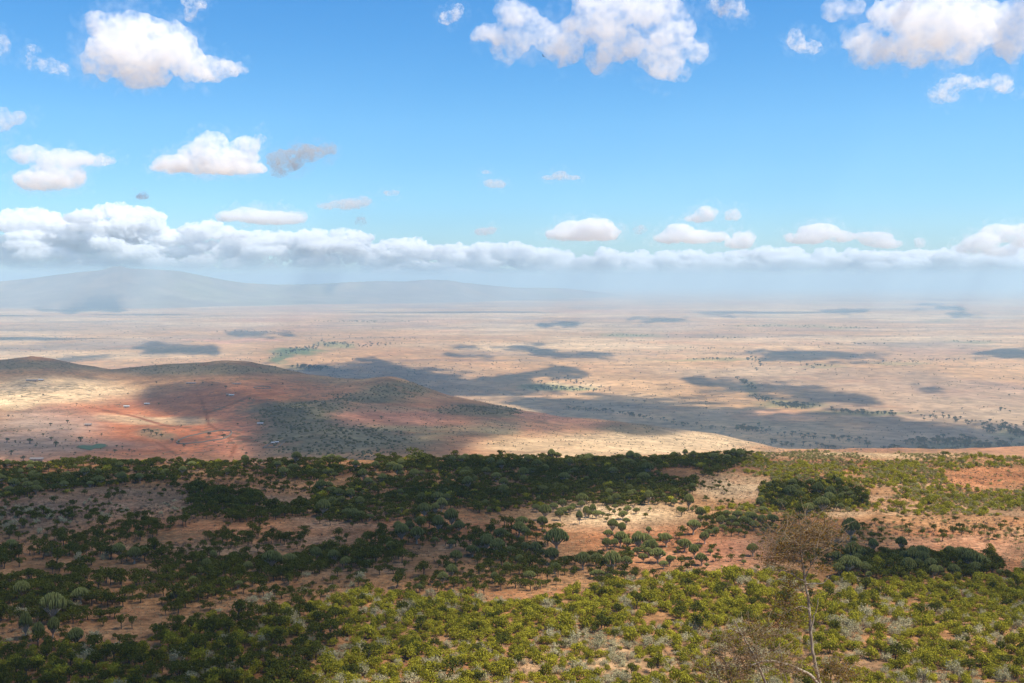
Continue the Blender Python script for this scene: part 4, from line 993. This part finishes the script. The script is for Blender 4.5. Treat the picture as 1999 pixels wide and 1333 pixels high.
# ------------------------------------------------------------------ trees on the hills and in the valley
def at(px, py, zf, y0, y1):
    x, y, z, ok = hit([px], [py], zf, y0, y1, 260); return float(x[0]), float(y[0]), float(z[0])
HT = [(13, 864, 18, 'by the left edge below the red fields'), (30, 864, 9, ''), (58, 866, 20, ''), (22, 888, 18, ''), (84, 852, 12, ''), (100, 860, 14, ''), (108, 872, 22, ''), (158, 862, 20, ''), (175, 844, 8, ''), (198, 851, 10, ''), (189, 866, 8, ''), (224, 884, 14, ''), (228, 873, 9, ''), (238, 875, 10, ''), (252, 881, 11, ''), (262, 883, 8, ''), (147, 886, 8, ''), (46, 899, 18, ''), (70, 874, 12, ''), (128, 862, 9, '')]
for i, (px, py, w, _) in enumerate(HT):
    x, y, z = at(px, py, z_hills, 850, 2900); plant('valley_tree', x, y, z, w / 2 * .72 * y / F, .9, 'dark green tree by the green plot below the red fields', 'trees around the green plot')
HT2 = [(99, 831, 8), (132, 826, 9), (336, 862, 9), (349, 866, 8), (359, 873, 8), (354, 833, 6), (464, 830, 6), (408, 852, 12), (437, 856, 12), (441, 758, 7), (305, 749, 6), (487, 781, 7), (539, 835, 9), (16, 814, 7), (42, 776, 6), (84, 772, 5), (195, 772, 5), (282, 844, 10), (295, 848, 12), (306, 850, 10), (316, 853, 9), (290, 842, 8), (552, 750, 4), (683, 756, 5), (642, 771, 4), (620, 826, 6), (655, 822, 6), (670, 825, 5), (700, 822, 5), (730, 824, 7), (745, 818, 8), (760, 824, 6), (795, 828, 5), (832, 829, 5), (310, 790, 5), (250, 770, 5), (150, 790, 4), (380, 745, 5), (396, 749, 5), (414, 753, 5), (520, 742, 4), (995, 840, 5), (480, 889, 10)]
for px, py, w in HT2:
    x, y, z = at(px, py, z_hills, 850, 2900); plant('valley_tree', x, y, z, w / 2 * y / F, .9, 'small dark tree dotted on the red and tan hills', 'lone trees on the hills')
vt = []
def line_trees(P, n, w, spread, jit=4):
    P = np.array(P, float); s = np.r_[0, np.cumsum(np.hypot(*np.diff(P, axis=0).T))]
    for t in RNG.uniform(0, s[-1], n):
        px = np.interp(t, s, P[:, 0]) + RNG.normal(0, jit); py = np.interp(t, s, P[:, 1]) + RNG.normal(0, spread)
        vt.append((px, py, w * RNG.uniform(.55, 1.4)))
line_trees([(1440, 735), (1468, 760), (1475, 776), (1530, 792), (1575, 796)], 90, 7, 2.2)
line_trees([(1530, 790), (1570, 793)], 50, 7, 3, 12)
line_trees([(1620, 802), (1680, 806), (1745, 808)], 70, 7, 1.8)
line_trees([(1790, 811), (1860, 818), (1940, 828), (2010, 838)], 50, 7, 4)
line_trees([(1930, 840), (1975, 842), (2010, 850)], 45, 11, 4, 9)
line_trees([(1105, 797), (1200, 805), (1300, 823), (1380, 836)], 70, 7, 1.6)
line_trees([(1380, 836), (1480, 840), (1600, 855), (1700, 862)], 60, 9, 2.5)
line_trees([(1445, 837), (1475, 842)], 20, 9, 2, 8)
line_trees([(1780, 862), (1900, 870), (2010, 878)], 110, 13, 5, 14)
line_trees([(1680, 876), (1850, 884), (2000, 888)], 60, 13, 3, 14)
line_trees([(1500, 868), (1560, 870), (1640, 874)], 25, 9, 2)
line_trees([(570, 716), (600, 718), (640, 720)], 55, 7, 1.8, 6)
line_trees([(540, 704), (545, 694), (575, 684), (615, 678)], 60, 5, 2.2, 8)
line_trees([(620, 674), (660, 670), (700, 676), (760, 672)], 70, 5, 2.2, 8)
line_trees([(1030, 760), (1090, 757), (1150, 762)], 60, 6, 2.5, 10)
line_trees([(1040, 745), (1100, 742), (1140, 748), (1190, 760)], 40, 5, 3)
line_trees([(1340, 702), (1440, 700)], 40, 4, 1); line_trees([(1460, 700), (1490, 712), (1480, 722)], 25, 6, 3)
line_trees([(1560, 712), (1620, 716)], 20, 5, 2); line_trees([(1950, 803), (1956, 800)], 3, 9, 1)
for _ in range(90): vt.append((RNG.uniform(1100, 2000), RNG.uniform(770, 880), RNG.uniform(3, 7)))
for _ in range(120): vt.append((RNG.uniform(560, 1250), RNG.uniform(700, 800), RNG.uniform(2.5, 5)))
for _ in range(60): vt.append((RNG.uniform(1250, 2000), RNG.uniform(690, 770), RNG.uniform(2.5, 5)))
# bands of acacia far out, a few pixels high
for bx, by, bw, n_ in [(1220, 655, 60, 30), (1530, 637, 110, 50), (1640, 640, 60, 25), (1900, 667, 50, 20), (1380, 680, 80, 20), (700, 628, 90, 40), (1760, 706, 60, 30), (1840, 702, 50, 25), (1660, 672, 70, 25), (500, 648, 50, 20), (1420, 660, 90, 25), (760, 660, 100, 20)]:
    for _ in range(n_): vt.append((bx + RNG.normal(0, bw * .6), by + RNG.normal(0, .8), RNG.uniform(2.5, 4.5)))
vt = np.array(vt); vx, vy, vz, ok = hit(vt[:, 0], vt[:, 1], z_plain, 1500, 40000, 260)
vr = vt[:, 2] / 2 * vy / F
hid = (z_hills(vx * .0 + vx, vy) > vz + 3)
rows = sorted([(float(-w), float(x), float(y), float(z), float(r)) for w, x, y, z, r, h_ in zip(vt[:, 2], vx, vy, vz, vr, hid) if not h_])
for q, (w, x, y, z, r) in enumerate(rows):
    if q < 210:
        px, py = pix(x, y, z)
        wd = ('in the dark woodland at the right foot of the shelf' if py > 850 and px > 1400 else 'along the dry river at the right of the valley' if px > 1380 else 'along the thin tree line beyond the hill' if py > 790 else 'around the green patch in the middle of the valley' if px > 900 else 'along the green river bend behind the hill')
        plant('valley_tree', x, y, z, r, .8, 'dark valley tree ' + wd, 'valley trees ' + wd)
mass('valley_woodland', [('valley_tree', x, y, z, r, .75) for (w, x, y, z, r) in rows[210:]], 'tiny dark trees dotted over the valley plain', 'woodland')

# ------------------------------------------------------------------ homesteads on the hills
def solid(name, col, rough=.8, sc=1.0, metal=0):
    m = bpy.data.materials.new(name); b = NT(m)
    tc = b.n('TexCoord').outputs['Object']; f = b.ramp(b.noise(tc, sc, 5), .3, .7, .75, 1.15)
    g = b.n('CombineColor'); [b.l(f, g.inputs[i]) for i in range(3)]
    bs = b.n('BsdfPrincipled'); b.l(b.mix(1, tuple(col), g.outputs[0], 'MULTIPLY'), bs.inputs['Base Color']); bs.inputs['Roughness'].default_value = rough; bs.inputs['Metallic'].default_value = metal
    b.l(bs.outputs[0], b.out.inputs[0]); return m
MW, MR, MRD, MD_, MB_ = solid('mud wall', (.30, .19, .12)), solid('pale sheet roof', (.50, .48, .45), .5), solid('dull roof', (.24, .20, .17)), solid('dark opening', (.02, .018, .015)), solid('thorn brush', (.13, .10, .07), 1, 2)
def box(lo, hi):
    V = [(x, y, z) for x in (lo[0], hi[0]) for y in (lo[1], hi[1]) for z in (lo[2], hi[2])]
    return V, [(0, 1, 3, 2), (4, 6, 7, 5), (0, 4, 5, 1), (2, 3, 7, 6), (0, 2, 6, 4), (1, 5, 7, 3)]
def house(px, py, L, W_, label, roof=MR, rot=0.1, name='house', hgt=2.6):
    x, y, z = at(px, py, z_hills, 850, 2900)
    e = bpy.data.objects.new(name, None); COL.objects.link(e); e.location = (x, y, z - .3); e.rotation_euler = (0, 0, rot); tag(e, label, 'house' if name == 'house' else 'shed')
    V, Fc = box((-L / 2, -W_ / 2, 0), (L / 2, W_ / 2, hgt))
    link('wall', mesh_from('wall', V, Fc, [MW]), e)
    o, rh = .5, hgt + W_ * .3; a, b2 = L / 2 + o, W_ / 2 + o
    V = [(-a, -b2, hgt - .1), (a, -b2, hgt - .1), (a, b2, hgt - .1), (-a, b2, hgt - .1), (-a, 0, rh), (a, 0, rh)]
    link('roof', mesh_from('roof', V, [(0, 1, 5, 4), (2, 3, 4, 5), (0, 4, 3), (1, 2, 5), (3, 2, 1, 0)], [roof]), e)
    for nm, x0, w, z0, z1 in (('door', -L * .08, 1.0, 0, 2.0), ('window', L * .25, .9, 1.0, 1.8), ('window', -L * .32, .9, 1.0, 1.8)):
        V, Fc = box((x0 - w / 2, -W_ / 2 - .05, z0), (x0 + w / 2, -W_ / 2 + .02, z1)); link(nm, mesh_from(nm, V, Fc, [MD_]), e)
house(452, 773, 9, 5, 'small white-roofed house at the head of the red track', rot=.15)
house(445, 772, 6, 4, 'little dull-roofed hut beside the white-roofed house', MRD, rot=.15)
house(287, 790, 9, 5, 'white-roofed house on the sunlit tan slope', rot=-.1)
house(247, 795, 10, 4, 'long pale-roofed house left of the white-roofed one on the slope', rot=.05)
house(80, 743, 10, 5, 'pale-roofed shed at the end of a dark homestead under the left crest', rot=0, name='shed')
house(62, 744, 22, 6, 'long dark-roofed shed under the left crest', MRD, rot=0, name='shed')
house(508, 829, 8, 4, 'pale-roofed house at the foot of the scrubby knoll', rot=.1)
house(172, 831, 10, 4, 'low grey shed on the edge of the red fields at the left', MRD, rot=.1, name='shed')
house(72, 899, 14, 5, 'grey-roofed shed among trees by the rim at the left', MRD, rot=.05, name='shed')
house(533, 867, 3.6, 3, 'small pale hut inside the brush pen', rot=.2); house(541, 866, 3.6, 3, 'second pale hut at the right inside the brush pen', rot=.2)
house(373, 749, 20, 5, 'dark low shed left of the bare red patch below the crest', MRD, rot=0, name='shed', hgt=2)
house(462, 750, 16, 4, 'thin dark shed below the right part of the crest', MRD, rot=0, name='shed', hgt=2)
def brush_ring(px, py, rx, ry, label, name='brush_fence', n=90, sq=False):
    x0, y0, z0 = at(px, py, z_hills, 850, 2900); k = y0 / F; a = np.linspace(0, 2 * math.pi, n, endpoint=False)
    ca, sa = np.cos(a), np.sin(a)
    if sq: q = np.maximum(np.abs(ca), np.abs(sa)); ca, sa = ca / q, sa / q
    X = x0 + ca * rx * k; Y = y0 + sa * ry; Zg = z_hills(X, Y); V = []; hh = 1.6
    ring = []
    for s, t in ((-.8, -.2), (-.55, .75), (0, 1), (.55, .75), (.8, -.2)):
        j = RNG.uniform(.75, 1.25, n); ring.append(np.stack([X + ca * s * j, Y + sa * s * j, Zg + t * hh * j], 1))
    V = np.stack(ring, 1).reshape(-1, 3); i = np.arange(n * 5).reshape(n, 5); jn = np.roll(i, -1, 0)
    Q = np.concatenate([np.stack([i[:, c_], i[:, c_ + 1], jn[:, c_ + 1], jn[:, c_]], 1) for c_ in range(4)])
    tag(link(name, mesh_from(name, V, Q, [MB_])), label, 'fence')
brush_ring(400, 856, 46, 70, 'large oval ring of brush fence on the red ground')
brush_ring(537, 868, 14, 26, 'small dark square brush pen with two pale huts', sq=True, n=48)
brush_ring(512, 757, 16, 20, 'long dark brush pen right of the bare red patch', n=48)
# the small irrigated plot
gxx, gyy = np.meshgrid(np.linspace(145, 212, 40), np.linspace(866, 882, 24))
sdv = poly_sd([(146, 873), (160, 869), (178, 870), (190, 866), (206, 867), (210, 871), (198, 876), (186, 876), (176, 880), (160, 877)], gxx, gyy)
hx_, hy_, hz_, ok = hit(gxx.ravel(), gyy.ravel(), z_hills, 850, 2900, 260)
fc = grid_faces(24, 40); fc = fc[(sdv.ravel() > 0)[fc].all(1)]
us = np.unique(fc); mp = np.full(960, -1); mp[us] = np.arange(len(us))
me = mesh_from('green_plot', np.stack([hx_, hy_, hz_ + .6], 1)[us], mp[fc]); me.materials.append(solid('irrigated crop', (.03, .07, .02), 1, .15))
tag(link('green_plot', me), 'small bright green plot of crops at the left', 'crops', kind='stuff')

# ------------------------------------------------------------------ the thin brown-leaved tree close to the viewpoint
def P3(px, py, Y):
    u, dy, dz = ray(px, py); return np.array([u / dy * Y, Y, dz / dy * Y])
def limb(pts, r0, r1, Y, yj=0.0):
    p = np.array([P3(a, b, Y + yj * i) for i, (a, b) in enumerate(pts)], float)
    # smooth the polyline a little
    t = np.linspace(0, len(p) - 1, len(p) * 4); q = np.stack([np.interp(t, np.arange(len(p)), p[:, c]) for c in range(3)], 1)
    q[1:-1] = (q[:-2] + q[1:-1] * 2 + q[2:]) / 4
    q[1:-1] += RNG.normal(0, .012, (len(q) - 2, 3))
    return q, np.linspace(r0, r1, len(q))
def near_tree(name, label, Y, foot, trunk, limbs, clusters, leafsize, nleaf, twign, cat='tree'):
    fx = P3(foot, 1333, Y); base = np.array([fx[0], Y, float(z_fore(fx[0], Y))])
    e = bpy.data.objects.new(name, None); COL.objects.link(e); e.location = tuple(base); tag(e, label, cat)
    q, r = limb(trunk[0], trunk[1], trunk[2], Y, .05)
    q = np.concatenate([[base - [0, 0, .3], base * .5 + q[0] * .5], q]); r = np.concatenate([[trunk[1] * 1.5, trunk[1] * 1.2], r])
    V, Fc = tubes([(q - base, r)], 8); link('trunk', mesh_from('trunk', V, Fc, [M['pale']], True), e)
    for pts, r0, r1 in limbs:
        a, b2 = limb(pts, r0 * 1.35, r1 * 1.5, Y, RNG.uniform(-.12, .12)); V, Fc = tubes([(a - base, b2)], 6); link('branch', mesh_from('branch', V, Fc, [M['pale']], True), e)
    tw, C = [], []
    for cx_, cy_, rx_, ry_, wt in clusters:
        c0 = P3(cx_, cy_, Y) - base; kx = rx_ * 1.25 * Y / F; kz = ry_ * 1.3 * Y / F
        for _ in range(int(twign * wt)):
            s = c0 + RNG.normal(0, .33, 3) * [kx, kx, kz]; d = RNG.normal(0, 1, 3); d[2] = abs(d[2]) * .6 + .15; d /= np.linalg.norm(d); L = RNG.uniform(.3, .8) * max(kx, .5)
            m1 = s + d * L * .5 + RNG.normal(0, .05, 3); e2 = s + d * L; tw.append((np.array([s, m1, e2]), np.array([.012, .009, .005])))
            k = int(nleaf * RNG.uniform(.5, 1.5)); t = RNG.uniform(.15, 1.1, k)[:, None]; C.append(s + d * L * t + RNG.normal(0, .10, (k, 3)))
    V, Fc = tubes(tw, 4); link('twig', tag(bpy.data.objects.new('x', None)) and mesh_from('twig', V, Fc, [M['twig']]), e)['kind'] = 'stuff'
    C = np.concatenate(C); V, Fc = leaves(C, np.tile([0, 0, .5], (len(C), 1)), leafsize, RNG, .45, 1.0)
    me = mesh_from('crown', V, Fc, [M['brown']]); add_tint(me, np.repeat(RNG.uniform(0, 1, len(C)), 4)); link('crown', me, e)
near_tree('brown_leaved_tree', 'tall thin pale-trunked tree with sparse brown leaves close by at the lower right', 50, 1604,
          ([(1604, 1345), (1592, 1300), (1586, 1270), (1583, 1235), (1580, 1190), (1576, 1160), (1571, 1130), (1567, 1105), (1564, 1075), (1563, 1040)], .085, .04),
          [([(1603, 1340), (1580, 1315), (1545, 1300), (1510, 1290), (1490, 1290), (1470, 1298), (1455, 1300)], .06, .015), ([(1505, 1289), (1504, 1277)], .02, .008), ([(1583, 1232), (1588, 1205), (1594, 1190), (1598, 1168)], .035, .01), ([(1571, 1128), (1582, 1105), (1596, 1085)], .035, .01), ([(1570, 1135), (1552, 1125), (1535, 1114), (1500, 1112)], .03, .008), ([(1571, 1140), (1590, 1140), (1608, 1138), (1618, 1125)], .03, .008), ([(1564, 1075), (1575, 1075), (1592, 1062)], .025, .008), ([(1563, 1070), (1545, 1055), (1530, 1040)], .025, .008), ([(1580, 1190), (1565, 1182), (1545, 1190), (1530, 1200)], .025, .008), ([(1563, 1045), (1580, 1030), (1600, 1020)], .02, .006)],
          [(1565, 1045, 75, 24, 1.1), (1545, 1070, 60, 26, 1.0), (1610, 1050, 40, 24, .6), (1520, 1100, 55, 16, .7), (1545, 1140, 35, 26, .5), (1540, 1185, 40, 26, .7), (1535, 1225, 38, 24, .6), (1610, 1110, 20, 10, .15), (1600, 1060, 45, 20, .4), (1520, 1080, 30, 18, .3)], .08, 11, 110)
near_tree('straggly_sapling', 'straggly bare-stemmed brown sapling left of the pale-trunked tree', 47, 1500,
          ([(1500, 1345), (1485, 1308), (1468, 1272), (1452, 1245), (1442, 1228), (1434, 1212)], .06, .018),
          [([(1450, 1240), (1435, 1230), (1424, 1226)], .02, .006), ([(1475, 1285), (1480, 1262), (1478, 1250)], .018, .006), ([(1410, 1345), (1402, 1318), (1392, 1300), (1388, 1296)], .03, .01), ([(1432, 1345), (1425, 1310), (1415, 1290), (1400, 1265)], .03, .008), ([(1540, 1345), (1530, 1310), (1525, 1280), (1520, 1258)], .025, .008)],
          [(1430, 1270, 70, 36, 1.0), (1490, 1290, 70, 34, 1.1), (1400, 1315, 60, 24, .8), (1460, 1235, 50, 26, .7), (1540, 1310, 50, 24, .7), (1500, 1240, 40, 26, .5), (1440, 1325, 70, 18, .8)], .075, 8, 90)
near_tree('fine_leaved_bush', 'fine-leaved olive bush at the bottom right of the pale trunk', 46, 1640,
          ([(1640, 1350), (1636, 1330), (1645, 1300)], .04, .012), [([(1638, 1345), (1625, 1310), (1618, 1290)], .02, .006), ([(1640, 1345), (1655, 1310), (1668, 1296)], .02, .006)],
          [(1635, 1310, 36, 22, .8), (1660, 1320, 28, 18, .6), (1605, 1322, 24, 14, .4)], .075, 12, 80, 'shrub')

# ------------------------------------------------------------------ a bird under the large cloud
bx, by, bz = np.array(ray(1061, 110)) * 260
V = [(0, .28, 0), (.05, 0, .05), (0, -.28, 0), (-.05, 0, .05), (0, 0, -.06), (-.42, .06, .22), (-.40, -.10, .22), (-.85, -.06, .12), (.42, .06, .22), (.40, -.10, .22), (.85, -.06, .12), (-.07, -.45, 0), (.07, -.45, 0)]
Fc = [(0, 1, 4), (0, 4, 3), (2, 4, 1), (2, 3, 4), (0, 3, 1), (2, 1, 3), (3, 5, 6), (5, 7, 6), (1, 9, 8), (8, 9, 10), (2, 11, 12), (0, 5, 3), (0, 1, 8)]
o = link('bird', mesh_from('bird', V, Fc, [solid('dark feathers', (.03, .025, .02))]), loc=(bx, by, bz)); o.rotation_euler = (0, .5, .6)
tag(o, 'tiny dark bird flying below the broad top cloud', 'bird')
